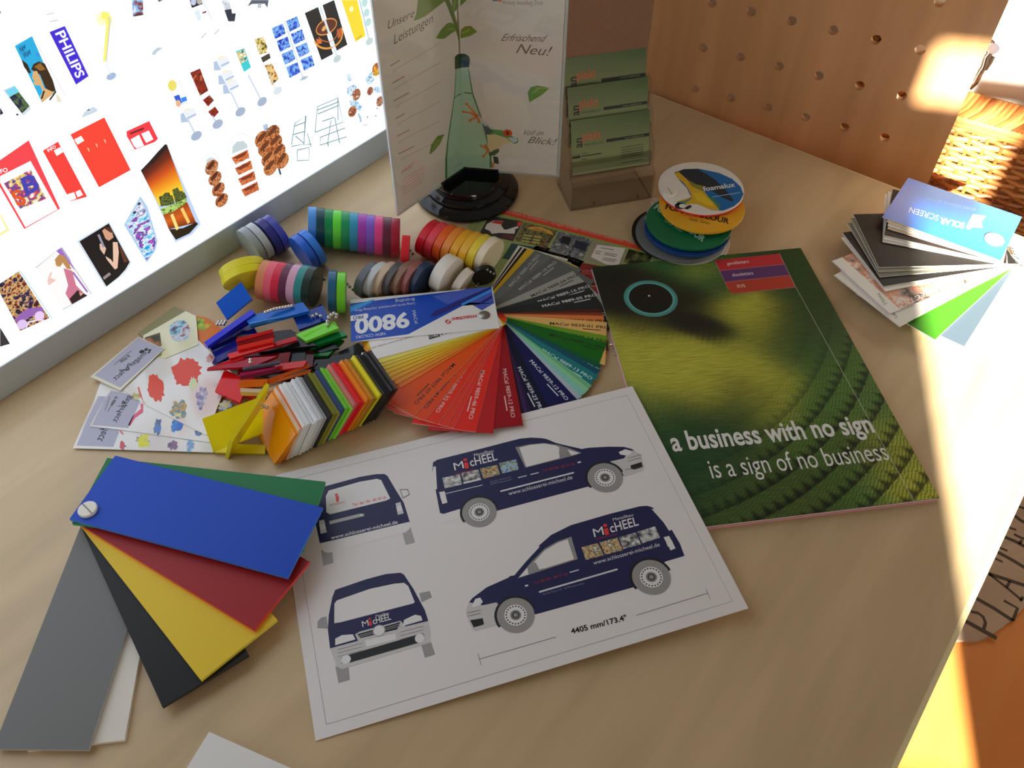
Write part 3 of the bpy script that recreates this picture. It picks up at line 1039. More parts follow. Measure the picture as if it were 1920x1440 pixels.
for i, q in enumerate(([(197, 465), (328, 437), (346, 514), (215, 544)], [(338, 430), (468, 402), (488, 478), (360, 508)], [(480, 395), (610, 367), (628, 440), (505, 470)], [(622, 355), (750, 325), (772, 402), (645, 432)])):
    F.poly(V3, q, PIC[i], 3)
F.poly(V3, [(352, 498), (485, 468), (488, 480), (358, 510)], (220, 219, 218), 4)
F.text(V3, 'www.schlosserei-micheel.de', (697, 597), (1175, 472), (690, 568), (200, 200, 206), 4)
F.text(V3, 'Tel: 06190 - 89 97 10', (950, 420), (1190, 368), (946, 402), (140, 40, 56), 4)
F.text(V3, 'Auf der Roos 4-12', (556, 502), (712, 464), (552, 490), (110, 112, 140), 4)
F.text(V3, '65795 Hattersheim', (560, 520), (722, 480), (556, 508), (110, 112, 140), 4)
F.text(V3, 'Schlosserei', (300, 442), (440, 408), (297, 428), (150, 44, 56), 4)

# --- van seen from its left hand side
F.poly(V4, [(125, 700), (150, 668), (240, 600), (375, 540), (480, 440), (560, 345), (640, 275), (760, 215), (1000, 145), (1190, 97), (1235, 94), (1270, 104), (1330, 170), (1390, 245), (1440, 330), (1468, 405), (1350, 440), (1150, 600), (545, 768), (300, 700), (215, 712)], NAVY, 1)
F.poly(V4, [(1262, 112), (1285, 118), (1345, 178), (1388, 243), (1372, 250), (1340, 200)], LG, 2)
F.poly(V4, [(1338, 290), (1372, 281), (1412, 358), (1382, 372)], LG, 3)
F.poly(V4, [(1352, 318), (1388, 308), (1402, 338), (1364, 348)], (232, 231, 230), 4)
F.poly(V4, [(1352, 452), (1470, 410), (1505, 408), (1516, 452), (1500, 478), (1390, 512)], LG, 2)
F.poly(V4, [(432, 545), (520, 440), (600, 360), (680, 315), (765, 286), (805, 425)], (120, 119, 118), 2)
F.poly(V4, [(555, 492), (530, 448), (600, 372), (680, 325), (742, 302), (782, 425), (600, 482)], (202, 199, 196), 3)
F.poly(V4, [(440, 540), (492, 478), (500, 520)], (196, 194, 192), 3)
F.poly(V4, [(500, 462), (545, 446), (566, 490), (520, 515), (496, 505)], (124, 122, 121), 4)
F.poly(V4, [(375, 532), (470, 420), (555, 345), (570, 348), (480, 445), (412, 526)], LG, 3)
F.poly(V4, [(112, 752), (128, 692), (215, 712), (305, 693), (288, 740), (302, 835), (170, 872), (150, 858), (128, 808)], GR, 2)
F.poly(V4, [(146, 718), (170, 672), (200, 664), (216, 690), (200, 712), (160, 726)], (226, 225, 224), 4)
F.poly(V4, [(137, 805), (215, 792), (224, 830), (160, 850)], DK, 4)
for y in (755, 775):
    F.line(V4, [(118, y + 5), (205, y - 14)], 0.3, (90, 88, 88), 5)
arch(V4, (420, 773), 114)
arch(V4, (1262, 537), 114)
wheel(V4, (420, 773), 114)
wheel(V4, (1262, 537), 114)
F.line(V4, [(565, 630), (1052, 488)], 1.3, (176, 176, 180), 3)
F.line(V4, [(755, 508), (812, 492)], 0.9, (170, 170, 176), 3)
F.line(V4, [(478, 592), (497, 588)], 1.3, (206, 205, 204), 3)
van_name(V4, (908, 290), (1185, 215), (893, 226), (1025, 190), (1150, 158), (1021, 172))
for i, q in enumerate(([(828, 352), (930, 326), (968, 402), (855, 430)], [(940, 322), (1050, 292), (1086, 370), (975, 398)], [(1060, 290), (1165, 260), (1200, 334), (1088, 362)], [(1176, 256), (1285, 222), (1316, 292), (1205, 328)])):
    F.poly(V4, q, PIC[3 - i] if i else PIC[2], 3)
F.text(V4, 'www.schlosserei-micheel.de', (905, 462), (1316, 344), (897, 438), (196, 196, 202), 4)
F.text(V4, 'Tel: 06190 - 89 97 10', (536, 582), (742, 524), (532, 566), (140, 40, 56), 4)
F.text(V4, 'Auf der Roos 4-12 - 65795 Hattersheim', (588, 650), (846, 580), (585, 638), (110, 112, 140), 4)
F.text(V4, 'Schlosserei', (920, 306), (1050, 274), (918, 294), (140, 40, 50), 4)

# --- rear view
F.poly(V2, [(195, 190), (220, 172), (440, 112), (540, 95), (590, 94), (610, 105), (660, 190), (710, 270), (748, 390), (740, 400), (195, 520), (170, 400), (175, 300)], NAVY, 1)
F.poly(V2, [(193, 520), (250, 508), (700, 398), (745, 388), (748, 428), (722, 452), (250, 578), (222, 572)], LG, 2)
F.poly(V2, [(232, 230), (250, 196), (440, 142), (545, 124), (572, 132), (628, 245), (600, 258), (258, 342), (236, 330)], (208, 207, 206), 2)
F.text(V2, 'M', (248, 268), (285, 258), (243, 240), (190, 190, 190), 3)
F.text(V2, 'cheel', (330, 252), (440, 222), (325, 222), (194, 194, 194), 3)
F.poly(V2, [(292, 232), (312, 228), (312, 264), (298, 268)], (196, 50, 46), 4)
F.dot(V2, (297, 222), 1.1, (196, 50, 46), 4)
F.text(V2, 'Schlosserei', (256, 292), (350, 270), (253, 280), (190, 60, 56), 3)
F.text(V2, 'Tel.: 061 90 - 89 97 10', (396, 292), (602, 246), (393, 276), (190, 50, 46), 3, 0.01)
F.poly(V2, [(253, 384), (440, 338), (466, 338), (468, 352), (256, 404)], (150, 150, 152), 2)
F.dot(V2, (450, 348), 1.0, (222, 222, 222), 4)
F.text(V2, 'www.schlosserei-micheel.de', (265, 497), (674, 398), (261, 476), (206, 206, 212), 3, 0.01)
F.poly(V2, [(190, 382), (222, 374), (238, 452), (200, 462)], (170, 170, 172), 2)
F.poly(V2, [(192, 404), (226, 398), (234, 432), (198, 438)], (216, 215, 214), 3)
F.poly(V2, [(660, 275), (690, 266), (710, 336), (674, 346)], (170, 170, 172), 2)
F.poly(V2, [(664, 295), (694, 288), (704, 318), (670, 326)], (216, 215, 214), 3)
F.poly(V2, [(685, 188), (735, 186), (748, 222), (705, 246)], (104, 103, 103), 2)
F.poly(V2, [(692, 194), (730, 192), (742, 218), (708, 238)], (190, 188, 187), 3)
F.poly(V2, [(202, 560), (272, 575), (280, 640), (216, 658)], (140, 138, 138), 1)
F.poly(V2, [(702, 455), (752, 420), (780, 515), (722, 530)], (140, 138, 138), 1)
# --- front view
F.poly(V2, [(272, 850), (290, 805), (480, 740), (600, 708), (690, 700), (712, 712), (770, 800), (840, 930), (862, 1000), (258, 1165), (245, 1050), (250, 960)], NAVY, 1)
F.poly(V2, [(285, 890), (300, 870), (500, 800), (650, 768), (712, 762), (738, 782), (778, 880), (770, 888), (320, 1005), (284, 1010)], (208, 206, 204), 2)
F.poly(V2, [(258, 1165), (430, 1118), (412, 1078), (440, 1062), (690, 995), (705, 1010), (720, 1030), (862, 996), (876, 1080), (870, 1130), (330, 1292), (300, 1275)], GR, 2)
F.poly(V2, [(425, 1078), (690, 1002), (670, 1048), (445, 1102)], (20, 24, 30), 3)
for k in (0, 1):
    F.line(V2, [(432, 1088 + k * 9), (684, 1016 + k * 12)], 0.5, (120, 122, 124), 4)
F.dot(V2, (559, 1056), 4.2, (150, 150, 150), 5)
F.dot(V2, (559, 1056), 3.5, (226, 226, 226), 6)
F.poly(V2, [(290, 1105), (330, 1084), (398, 1078), (414, 1110), (290, 1146)], (222, 221, 220), 4)
F.poly(V2, [(706, 1028), (712, 990), (780, 958), (815, 965), (826, 992)], (222, 221, 220), 4)
F.poly(V2, [(472, 1115), (660, 1072), (665, 1110), (482, 1155)], (214, 213, 212), 4)
F.poly(V2, [(325, 1222), (345, 1212), (800, 1080), (836, 1080), (838, 1110), (810, 1128), (360, 1258), (330, 1258)], (26, 28, 30), 3)
F.dot(V2, (356, 1233), 3.2, (230, 230, 230), 4)
F.dot(V2, (808, 1103), 3.2, (230, 230, 230), 4)
for k in range(3):
    F.line(V2, [(305, 1172 + 22 * k), (458, 1132 + 22 * k)], 0.3, (96, 94, 94), 3)
    F.line(V2, [(690, 1065 + 22 * k), (832, 1028 + 22 * k)], 0.3, (96, 94, 94), 3)
van_name(V2, (458, 1035), (634, 988), (450, 990), (540, 975), (620, 955), (537, 960))
F.poly(V2, [(805, 825), (870, 812), (884, 852), (820, 882)], (130, 128, 128), 1)
F.poly(V2, [(180, 1040), (182, 998), (205, 975), (236, 968), (248, 1044)], (130, 128, 128), 1)
F.poly(V2, [(290, 1272), (330, 1290), (372, 1275), (380, 1358), (310, 1378)], (130, 128, 128), 1)
F.poly(V2, [(818, 1145), (878, 1125), (903, 1202), (840, 1222)], (130, 128, 128), 1)
# dimension line
F.text(V4, '4405 mm/173.4"', (768, 890), (1113, 802), (758, 858), (20, 18, 18), 3, 0.022)
for a, b in (((195, 1046), (670, 908)), ((1170, 774), (1612, 636)), ((186, 1012), (206, 1084)), ((1600, 610), (1628, 674))):
    F.line(V4, [a, b], 0.35, (90, 88, 88), 2)
F.mb.build('van_print', t)

# ================================================================= thick green brochure
B0, B1 = Vector((318, 150.5, 0)), None
ba = math.atan2(math.sin(-0.1552), math.cos(-0.1552))
t = thing('brochure', 'thick green brochure with a parrot eye close-up and white slogan on its cover', 'brochure', at(1109, 501, 4.5) * 1.0, ba)
t.location.z = TABLE_H * .001
bo = at(1109, 501, 4.5)
bo.z = 0
BWID, BHEI, BTH = 209.0, 294.0, 4.6
mb = MB()
for k in range(3):
    mb.box(0.3 * k, BWID - 0.6 * k, -BHEI + 0.8 * k, -0.2 * k, 0.1 + k * 1.3, 1.2 + k * 1.3, mat((206, 150, 160) if k != 1 else (222, 214, 210), 0.6))
mb.build('pages', t)
mb = MB()
mb.box(0, BWID, -BHEI, 0, 4.1, BTH, mat((40, 60, 34), 0.3))
mb.build('cover', t)
cu, cv = Vector((math.cos(ba), math.sin(ba), 0)), Vector((-math.sin(ba), math.cos(ba), 0))
S5 = (1100, 460, 2.6667)


def BP(pts):
    out = []
    for px, py in Z(*S5, pts):
        d = at(px, py, BTH) - bo
        out.append((d.dot(cu), d.dot(cv)))
    return out


mb = MB()
mb.frame((0, 0, BTH), (1, 0, 0), (0, 1, 0), 0.06)
YE, DG, MG, BKK = [tuple(lin(c) / 0.5 for c in q) for q in ((142, 142, 50), (26, 54, 30), (44, 84, 42), (17, 21, 20))]
blobs = [((600, 130), 28, MG, 1.2), ((560, 110), 17, YE, .6), ((840, 340), 25, YE, 1.3), ((800, 300), 15, YE, .7), ((420, 520), 22, YE, .7), ((250, 560), 30, YE, .9), ((560, 590), 36, YE, 1.1), ((760, 600), 34, YE, 1.1),
         ((900, 660), 26, YE, .8), ((420, 660), 30, YE, .9), ((350, 760), 20, YE, .3), ((150, 430), 14, YE, .8), ((560, 760), 20, YE, .3), ((380, 860), 24, DG, 1.0), ((620, 860), 26, DG, .9), ((240, 760), 16, MG, .5), ((950, 720), 18, YE, .5), ((900, 860), 22, YE, .4),
         ((340, 900), 24, MG, .8), ((1000, 480), 34, DG, 1.3), ((700, 440), 16, DG, 1.0), ((1020, 300), 22, DG, 1.0), ((1200, 620), 40, MG, .9), ((1200, 300), 40, DG, 1.2), ((1250, 800), 34, MG, .8), ((1430, 760), 26, MG, .8), ((1000, 100), 30, DG, 1.2), ((700, 200), 16, DG, .6),
         ((600, 900), 24, DG, .5), ((800, 780), 20, DG, .7), ((760, 700), 14, BKK, .6), ((900, 740), 14, BKK, .5), ((650, 660), 12, BKK, .3), ((500, 1100), 40, DG, 1.6), ((800, 1100), 40, DG, 1.5), ((600, 1300), 44, DG, 1.2), ((1000, 1200), 38, DG, 1.2), ((480, 960), 26, DG, .9), ((700, 980), 26, DG, .8), ((1050, 980), 26, MG, .9), ((1300, 1000), 26, DG, .8),
         ((1640, 1230), 20, YE, .8), ((1400, 1200), 26, MG, .7), ((1500, 950), 22, YE, .35), ((80, 120), 18, DG, 1.0), ((1500, 1130), 16, YE, .4), ((430, 150), 18, MG, .6)]
blobs = [(BP([c])[0], r, col, wt) for c, r, col, wt in blobs]
ec = BP([(320, 265)])[0]
eyez = [(BP([(330, 285)])[0], 58, 41, rad(-20)), (BP([(560, 400)])[0], 30, 15, rad(-38)), (BP([(120, 210)])[0], 36, 34, rad(-30))]
scl = BP([(1100, 1500)])[0]
rnd = random.Random(3)
jit = [(rnd.uniform(0, 6.28), rnd.uniform(.2, 1)) for _ in range(8)]


def cover_col(x, y):
    y = y - BHEI
    r = g = b = 0.0
    tot = 1e-4
    jx = x + 2.0 * math.sin(y * .13 + 1.3 * math.sin(x * .05)) + .7 * math.sin(y * .9 + x * .7)
    jy = y + 2.0 * math.sin(x * .11 + 1.1 * math.sin(y * .06)) + .7 * math.sin(x * 1.1 - y * .5)
    for (cx, cy), rr, col, wt in blobs:
        d = ((jx - cx) ** 2 + (jy - cy) ** 2) / (rr * rr)
        if d < 9:
            w = wt * math.exp(-d)
            r += w * col[0]
            g += w * col[1]
            b += w * col[2]
            tot += w
    w = 0.05
    r, g, b = [(v + w * q) / (tot + w) for v, q in zip((r, g, b), DG)]
    for (cx, cy), ea, eb, er in eyez:
        dx, dy = jx - cx, jy - cy
        u_ = (dx * math.cos(er) + dy * math.sin(er)) / ea
        v_ = (-dx * math.sin(er) + dy * math.cos(er)) / eb
        d = u_ * u_ + v_ * v_
        f = 1 / (1 + math.exp(min(60.0, (d - 1.0) * 3.6)))
        r, g, b = [p * (1 - f) + q * f for p, q in zip((r, g, b), BKK)]
    # overlapping feather scales with barbs towards the lower corner
    low = 1 / (1 + math.exp(max(-60.0, min(60.0, -((x - 60) * .9 - (y + 175) * 1.0 - 80) / 14.0))))
    if low > .02:
        dx, dy = x + 40, y - 10
        ra, th = math.hypot(dx, dy), math.atan2(dy, dx)
        k = ra / 19.0
        row = math.floor(k)
        q = th * (7.0 + 1.5 * row) + row * 1.7
        arc = (k - row)
        cell = (q - math.floor(q)) - 0.5
        edge_ = max(0.0, arc + 1.6 * cell * cell - 0.70) * 2.6
        shade = max(0.22, 1.15 - edge_ * 1.2)
        barb = 0.72 + 0.42 * math.sin(ra * 2.2 + cell * 9.0)
        s = 1 - low + low * shade * barb
        r, g, b = r * s, g * s, b * s
        r += low * 0.05 * max(0, 1 - edge_)
        g += low * 0.06 * max(0, 1 - edge_)
    return (r, g, b)


mb2 = MB()
mb2.frame((0.05, -BHEI + .05, BTH + .02), (1, 0, 0), (0, 1, 0))
mb2.paint(BWID - .1, BHEI - .1, 190, 270, cover_col, paint_mat('feather_print', 0.28, ((60, 900, 1), rad(-28), 0.72, 1.28)))
mb2.build('cover_picture', t)
er = rad(-16)
mb.ring(ec, 22.6, 22.2, 4.6, mat((62, 120, 112), 0.3), 2, er)
mb.ring((ec[0], ec[1]), 21.2, 20.8, 2.0, mat((74, 146, 140), 0.3), 3, er)
mb.ell(ec, 19.4, 19.2, mat((12, 16, 16), 0.3), 2, er)
mb.ell(BP([(312, 253)])[0], 1.1, 1.1, mat((220, 225, 220), 0.3), 4)


def btext(s, a, b, h, bold, c=(226, 226, 222)):
    A, B, H = BP([a, b, h])
    mb.text(s, A, B, H, mat(c, 0.35, k=0.55), 4, bold)


btext('a business with no sign', (432, 1030), (1442, 934), (404, 936), 0.022)
btext('is a sign of no business', (628, 1166), (1518, 1072), (598, 1072), 0.0)
for pts, c in (([(640, 75), (965, 42), (990, 95), (665, 128)], (150, 34, 44)), ([(665, 128), (990, 95), (1017, 150), (690, 185)], (72, 40, 84)),
               ([(690, 185), (1017, 150), (1045, 210), (745, 242), (722, 238), (708, 222)], (140, 46, 34))):
    mb.poly(BP(pts), mat(c, 0.35, k=0.5), 3)
for a, b in (((665, 128), (990, 95)), ((690, 185), (1017, 150)), ((708, 222), (640, 75)), ((745, 242), (1045, 210))):
    mb.line(BP([a, b]), 0.25, mat((200, 160, 160)), 4)
mb.line(BP([(962, 40), (1045, 210), (1642, 1288)]), 0.3, mat((200, 204, 190), k=.5), 4)
btext('gevelletters', (703, 100), (812, 88), (698, 84), 0.01, (226, 206, 206))
btext('doosletters', (730, 157), (834, 146), (725, 141), 0.01, (216, 206, 216))
btext('RVS', (756, 214), (795, 210), (750, 198), 0.01, (226, 206, 200))
mb.build('cover_lettering', t)

# ================================================================= green flyer below the fan
fo = at(945, 391.5, 1)
fu = at(1200, 458, 1)
t = thing('flyer', 'pale green flyer with a red strip and shop photos, half hidden under the film fan', 'flyer')
F = Flat(Vector((fo.x, fo.y, 0.6)), Vector((fu.x, fu.y, 0.6)), Vector((fo.x + (fu - fo).y, fo.y - (fu - fo).x, 0.6)))
F.w = -F.w
F.n = F.u.cross(F.w)
GF = mat((126, 140, 88), 0.4)
S6 = (860, 380, 5.6471)
Q = F.L(S6, [(95, 265)])[0]
F.mb.box(Q[0], 205, -118, 0, -0.3, 0, GF)
F.place(t)
F.mb.build('paper', t)
F.mb = MB()
F.mb.frame((0, 0, 0), (1, 0, 0), (0, 1, 0))
F.mb.poly([(Q[0] + 5, 0), (205, 0), (205, -8.5), (Q[0] + 5, -8.5)], mat((196, 62, 42), 0.4), 1)
F.mb.poly([(Q[0], -8.5), (205, -8.5), (205, -11), (Q[0], -11)], mat((112, 148, 70), 0.4), 1)
F.text(S6, 'auf Autos & Schaufenster, fertigen Schilder und folieren Glasflächen, Türen', (500, 100), (1880, 452), (504, 76), (232, 190, 170), 2)
F.text(S6, 'Wir Fo', (172, 302), (232, 205), (150, 290), (90, 100, 60), 2)
SH = [photo_mat([(60, 60, 60), (180, 180, 180), (120, 30, 30)], 90), photo_mat([(40, 28, 20), (96, 70, 46), (110, 110, 60), (30, 26, 22)], 170), photo_mat([(30, 34, 40), (120, 124, 124), (60, 66, 76), (150, 146, 138)], 120), mat((130, 122, 104), 0.4), photo_mat([(18, 20, 14), (30, 34, 20), (90, 96, 50)], 80)]
F.poly(S6, [(325, 138), (685, 200), (575, 410), (222, 322)], (44, 42, 40), 1)
F.poly(S6, [(275, 275), (300, 225), (370, 190), (470, 195), (450, 240), (480, 285), (600, 290), (590, 330), (430, 320), (350, 330), (330, 300)], (206, 202, 196), 2)
F.poly(S6, [(345, 215), (380, 192), (475, 200), (450, 230)], (178, 40, 40), 3)
F.poly(S6, [(455, 240), (490, 200), (625, 205), (620, 245), (500, 285)], (40, 42, 40), 3)
F.poly(S6, [(625, 205), (680, 203), (650, 255), (620, 245)], (190, 60, 56), 3)
F.poly(S6, [(500, 290), (620, 250), (640, 265), (560, 300)], (196, 194, 190), 3)
F.poly(S6, [(440, 345), (600, 350), (580, 385), (480, 370)], (90, 34, 34), 2)
F.poly(S6, [(696, 206), (1046, 296), (930, 484), (592, 400)], SH[1], 1)
F.poly(S6, [(722, 275), (760, 252), (860, 258), (960, 290), (1005, 330), (1000, 345), (900, 310)], (196, 148, 60), 2)
F.text(S6, 'APARTMENT', (800, 282), (930, 318), (805, 266), (60, 44, 24), 3)
for k in range(3):
    F.poly(S6, [(690 - 12 * k, 335 + 30 * k), (780 - 12 * k, 350 + 30 * k), (775 - 12 * k, 365 + 30 * k), (685 - 12 * k, 350 + 30 * k)], (150, 156, 84), 3)
    F.poly(S6, [(800 - 12 * k, 350 + 30 * k), (880 - 12 * k, 362 + 30 * k), (872 - 12 * k, 380 + 30 * k), (795 - 12 * k, 366 + 30 * k)], (150, 156, 84), 3)
F.poly(S6, [(1060, 302), (1418, 390), (1312, 608), (955, 512)], SH[2], 1)
F.poly(S6, [(1100, 350), (1195, 375), (1165, 455), (1070, 420)], (26, 30, 36), 2)
F.poly(S6, [(1240, 395), (1375, 430), (1340, 520), (1210, 470)], (34, 40, 56), 2)
F.poly(S6, [(1430, 396), (1785, 490), (1705, 690), (1325, 615)], SH[3], 1)
F.poly(S6, [(1468, 445), (1765, 482), (1690, 668), (1560, 655), (1400, 575)], (214, 208, 198), 2)
for i, (a, b) in enumerate((((1545, 530), (1680, 556)), ((1540, 548), (1660, 572)), ((1530, 585), (1672, 610)), ((1520, 602), (1650, 626)), ((1505, 478), (1640, 500)), ((1450, 512), (1515, 522)), ((1440, 530), (1495, 545)))):
    F.line(S6, [a, b], 0.9, (70, 66, 62), 3)
F.poly(S6, [(1802, 490), (2050, 560), (1990, 700), (1745, 632)], SH[4], 1)
F.poly(S6, [(560, 430), (800, 470), (700, 640), (460, 590)], (36, 62, 58), 1)
F.poly(S6, [(1310, 636), (1660, 700), (1560, 930), (1210, 790)], (110, 30, 28), 1)
for r in (9, 7, 4.5):
    C = F.L(S6, [(1370, 785)])[0]
    F.mb.ring(C, r * 1.2, r, 0.7, mat((160, 90, 80)), 2)
F.poly(S6, [(1330, 890), (1480, 890), (1560, 1040), (1500, 1060)], (120, 30, 30), 1)
F.mb.build('flyer_print', t)

# ================================================================= corner of a white sheet pad at the front
q0, q1, q2 = at(392, 1372, 4), at(345, 1440, 4), at(545, 1440, 4)
t_o = Vector((q0.x, q0.y, 0))
ex = Vector((q2.x - q0.x, q2.y - q0.y, 0)).normalized()
mb = MB()
ang = math.atan2(ex.y, ex.x)
mb.box(0, 297, -210, 0, 0.2, 4, mat((206, 204, 200), 0.5))
tag(mb.build('paper_pad', loc=t_o, rotz=ang), 'blank white pad whose corner shows at the front edge of the view', 'paper pad')
# ================================================================= revolving menu stand with three clear wings
SP = Vector((234.3, 311.5, 0))
ZB_ = 26.5
WING, WH, WT = 99.0, 212.0, 4.4
t = thing('menu_stand', 'clear three winged menu stand on a round black foot with a frog picture', 'menu stand', SP)
gloss = mat((16, 16, 18), 0.08, k=0.8)
mb = MB()
mb.lathe([(52, 0), (54, 2), (54, 5), (50, 8.5), (46, 9.5), (44, 10), (43.6, 13.5), (40, 15.5), (37, 16), (36.5, 21), (35, 22.5), (0, 22.6)], gloss, (1.5, -2.5, 0), n=72)
mb.build('round_foot', t, smooth=True)
mb = MB()
for a in (-146.1, -24.0, 98.0):
    d = Vector((math.cos(rad(a)), math.sin(rad(a)), 0))
    nn = Vector((-d.y, d.x, 0))
    q = [(d * x + nn * y)[:2] for x, y in ((0, -3.2), (36, -3.2), (36, 3.2), (0, 3.2))]
    mb.prism(q, 22.3, 30, gloss)
mb.build('wing_socket', t)
PAPER = mat((196, 194, 188), 0.5, k=0.62)
for a, sgn in ((-146.1, 1), (-24.0, -1), (98.0, 1)):
    d = Vector((math.cos(rad(a)), math.sin(rad(a)), 0))
    nn = Vector((-d.y, d.x, 0)) * sgn                   # towards the open side that faces the front
    z0, z1 = ZB_, ZB_ + WH

    def bx(x0, x1, y0, y1, za, zb_, m_, mb_):
        q = [(d * x + nn * y) for x, y in ((x0, y0), (x1, y0), (x1, y1), (x0, y1))]
        mb_.prism([(p.x, p.y) for p in q], za, zb_, m_)
    mb = MB()
    bx(1.5, WING, 1.0, WT / 2, z0, z1, ACRYLIC, mb)
    bx(1.5, WING, -WT / 2, -1.0, z0, z1, ACRYLIC, mb)
    bx(WING - 2.6, WING, -1.0, 1.0, z0, z1, ACRYLIC_EDGE, mb)
    bx(1.5, WING, -1.0, 1.0, z0, z0 + 2.0, ACRYLIC_EDGE, mb)
    wing = mb.build('clear_wing', t)
    mb = MB()
    bx(1.6, WING - 3.2, -0.35, 0.35, z0 + 2.2, z1 - 2, PAPER, mb)
    if a != 98.0:
        # frame on the printed face, x outwards from the middle post
        o_ = nn * 0.37
        uu = d if sgn < 0 else -d
        mb.frame(o_, uu, (0, 0, 1), 0.02)
        NN_ = mb.n.copy()

        def SL(zoom, pts, mb=mb, NN_=NN_, o_=o_):
            out = []
            for px, py in Z(*zoom, pts):
                q = onplane(px, py, SP + o_, NN_) - SP
                out.append(mb.p2(q))
            return out
        S8, S9, S7 = (690, 0, 7.2), (880, 0, 7.2), (680, 0, 3.4286)
        GN, GD, GB = mat((96, 124, 46), 0.5), mat((26, 66, 48), 0.4), mat((148, 182, 160), 0.4)
        TX = mat((92, 94, 84), 0.5)
        if sgn > 0:      # wing that points to the light box: price list and half the bottle
            mb.poly(SL(S8, [(612, 282), (650, 190), (675, 0), (675, -60), (1060, -60), (1040, 15), (900, 120), (780, 215), (680, 262)]), GN, 2)
            mb.poly(SL(S8, [(915, 515), (985, 400), (1060, 320), (1110, 303), (1150, 315), (1195, 410), (1110, 460), (1040, 520), (980, 527)]), GN, 2)
            mb.line(SL(S8, [(1060, 400), (1110, 385), (1180, 405)]), 0.5, mat((160, 176, 110)), 3)
            mb.line(SL(S8, [(1050, -40), (1110, 110), (1190, 340), (1245, 560), (1262, 720)]), [5.2, 4.8, 4.2, 3.2, 2.2], mat((88, 112, 48), 0.5), 3)
            mb.poly(SL(S8, [(1130, -40), (1135, 90), (1160, 170), (1250, 70), (1262, -40)]), GN, 2)
            mb.line(SL(S8, [(1180, -20), (1150, 150)]), 0.6, mat((160, 176, 110)), 3)
            A, B, H = SL(S8, [(260, 400), (615, 225), (232, 300)])
            mb.text('Unsere', A, B, (H[0] + 4.2, H[1]), TX, 3)
            A, B, H = SL(S8, [(350, 600), (870, 300), (310, 490)])
            mb.text('Leistungen', A, B, (H[0] + 4.2, H[1]), TX, 3)
            for k in range(6):
                x, y = 300 + 22 * k, 890 + 238 * k
                sl = 0.60 - .02 * k
                mb.line(SL(S8, [(x, y), (x + 130 + 40 * (k % 3), y - (130 + 40 * (k % 3)) * sl)]), 1.1, mat((150, 118, 116)), 2)
                mb.line(SL(S8, [(x + 30, y + 70), (x + 700 - 30 * k, y + 70 - (670 - 30 * k) * (sl - .01))]), 0.55, mat((166, 150, 148)), 2)
                mb.line(SL(S8, [(x + 30, y + 95), (x + 90, y + 60)]), 0.5, mat((166, 150, 148)), 2)
            A, B, H = SL(S7, [(248, 1118), (330, 1062), (246, 1098)])
            mb.text('ANPLAKT!', A, B, H, mat((176, 70, 62)), 3)
            for k in range(6):
                mb.line(SL(S7, [(250 + 2 * k, 1158 + 19 * k), (400 - 3 * k, 1068 + 20 * k)]), 0.7, mat((186, 128, 118)), 2)
            mb.poly(SL(S7, [(428, 995), (440, 930), (480, 875), (525, 862), (500, 920), (460, 970)]), GN, 2)
            mb.line(SL(S7, [(450, 960), (515, 875)]), 0.5, mat((150, 170, 96)), 3)
            # bottle, inner half
            mb.poly(SL(S7, [(660, 440), (600, 440), (592, 600), (575, 720), (548, 900), (537, 1020), (537, 1150), (660, 1075)]), GB, 2)
            mb.line(SL(S7, [(600, 440), (592, 600), (575, 720), (548, 900), (537, 1020), (537, 1150)]), [0.8, 1, 1.3, 1.8, 2.6, 3], mat((54, 112, 70)), 4)
            mb.line(SL(S7, [(590, 632), (610, 612), (650, 596)]), 0.9, GD, 4)
            mb.poly(SL(S7, [(592, 445), (592, 365), (610, 348), (660, 345), (660, 430)]), GD, 5)
            mb.line(SL(S7, [(585, 1080), (636, 1048)]), 0.6, mat((176, 90, 90)), 5)
        else:            # wing that points to the card holder: frog and slogans
            mb.poly(SL(S7, [(628, 440), (680, 440), (706, 600), (738, 690), (770, 780), (800, 900), (822, 1000), (824, 1082), (655, 1072)]), GB, 2)
            mb.line(SL(S7, [(680, 440), (706, 600), (738, 690), (770, 780), (800, 900), (822, 1000), (824, 1078)]), [0.7, 1.2, 1.4, 1.4, 1.6, 1.8, 2], mat((60, 116, 72)), 4)
            mb.line(SL(S7, [(650, 594), (708, 602)]), 0.9, GD, 4)
            mb.poly(SL(S7, [(628, 344), (660, 346), (684, 362), (690, 385), (684, 432), (628, 436)]), mat((22, 58, 54), 0.4), 5)
            mb.poly(SL(S7, [(628, 248), (632, 190), (660, 168), (695, 166), (738, 205), (690, 232)]), GN, 2)
            mb.line(SL(S7, [(640, 215), (690, 190)]), 0.5, mat((166, 186, 110)), 3)
            mb.poly(SL(S7, [(628, -20), (628, 40), (690, -20)]), GN, 2)
            mb.poly(SL(S7, [(1072, 658), (1060, 595), (1080, 560), (1120, 548), (1202, 565), (1160, 605)]), mat((96, 140, 56), .5), 2)
            mb.line(SL(S7, [(1090, 600), (1130, 568), (1195, 566)]), 0.5, mat((190, 206, 160)), 3)
            # frog
            OR, FG, FB = mat((226, 150, 84), 0.5), mat((86, 140, 80), 0.5), mat((206, 190, 150), 0.5)
            mb.poly(SL(S7, [(800, 870), (850, 855), (900, 868), (960, 915), (900, 930), (870, 975), (830, 990), (805, 950)]), FB, 5)
            mb.poly(SL(S7, [(780, 810), (820, 830), (850, 832), (900, 838), (945, 870), (1000, 890), (1000, 915), (975, 925), (920, 885), (850, 862), (800, 868)]), FG, 6)
            mb.poly(SL(S7, [(930, 885), (985, 882), (998, 905), (970, 918)]), mat((176, 190, 196)), 7)
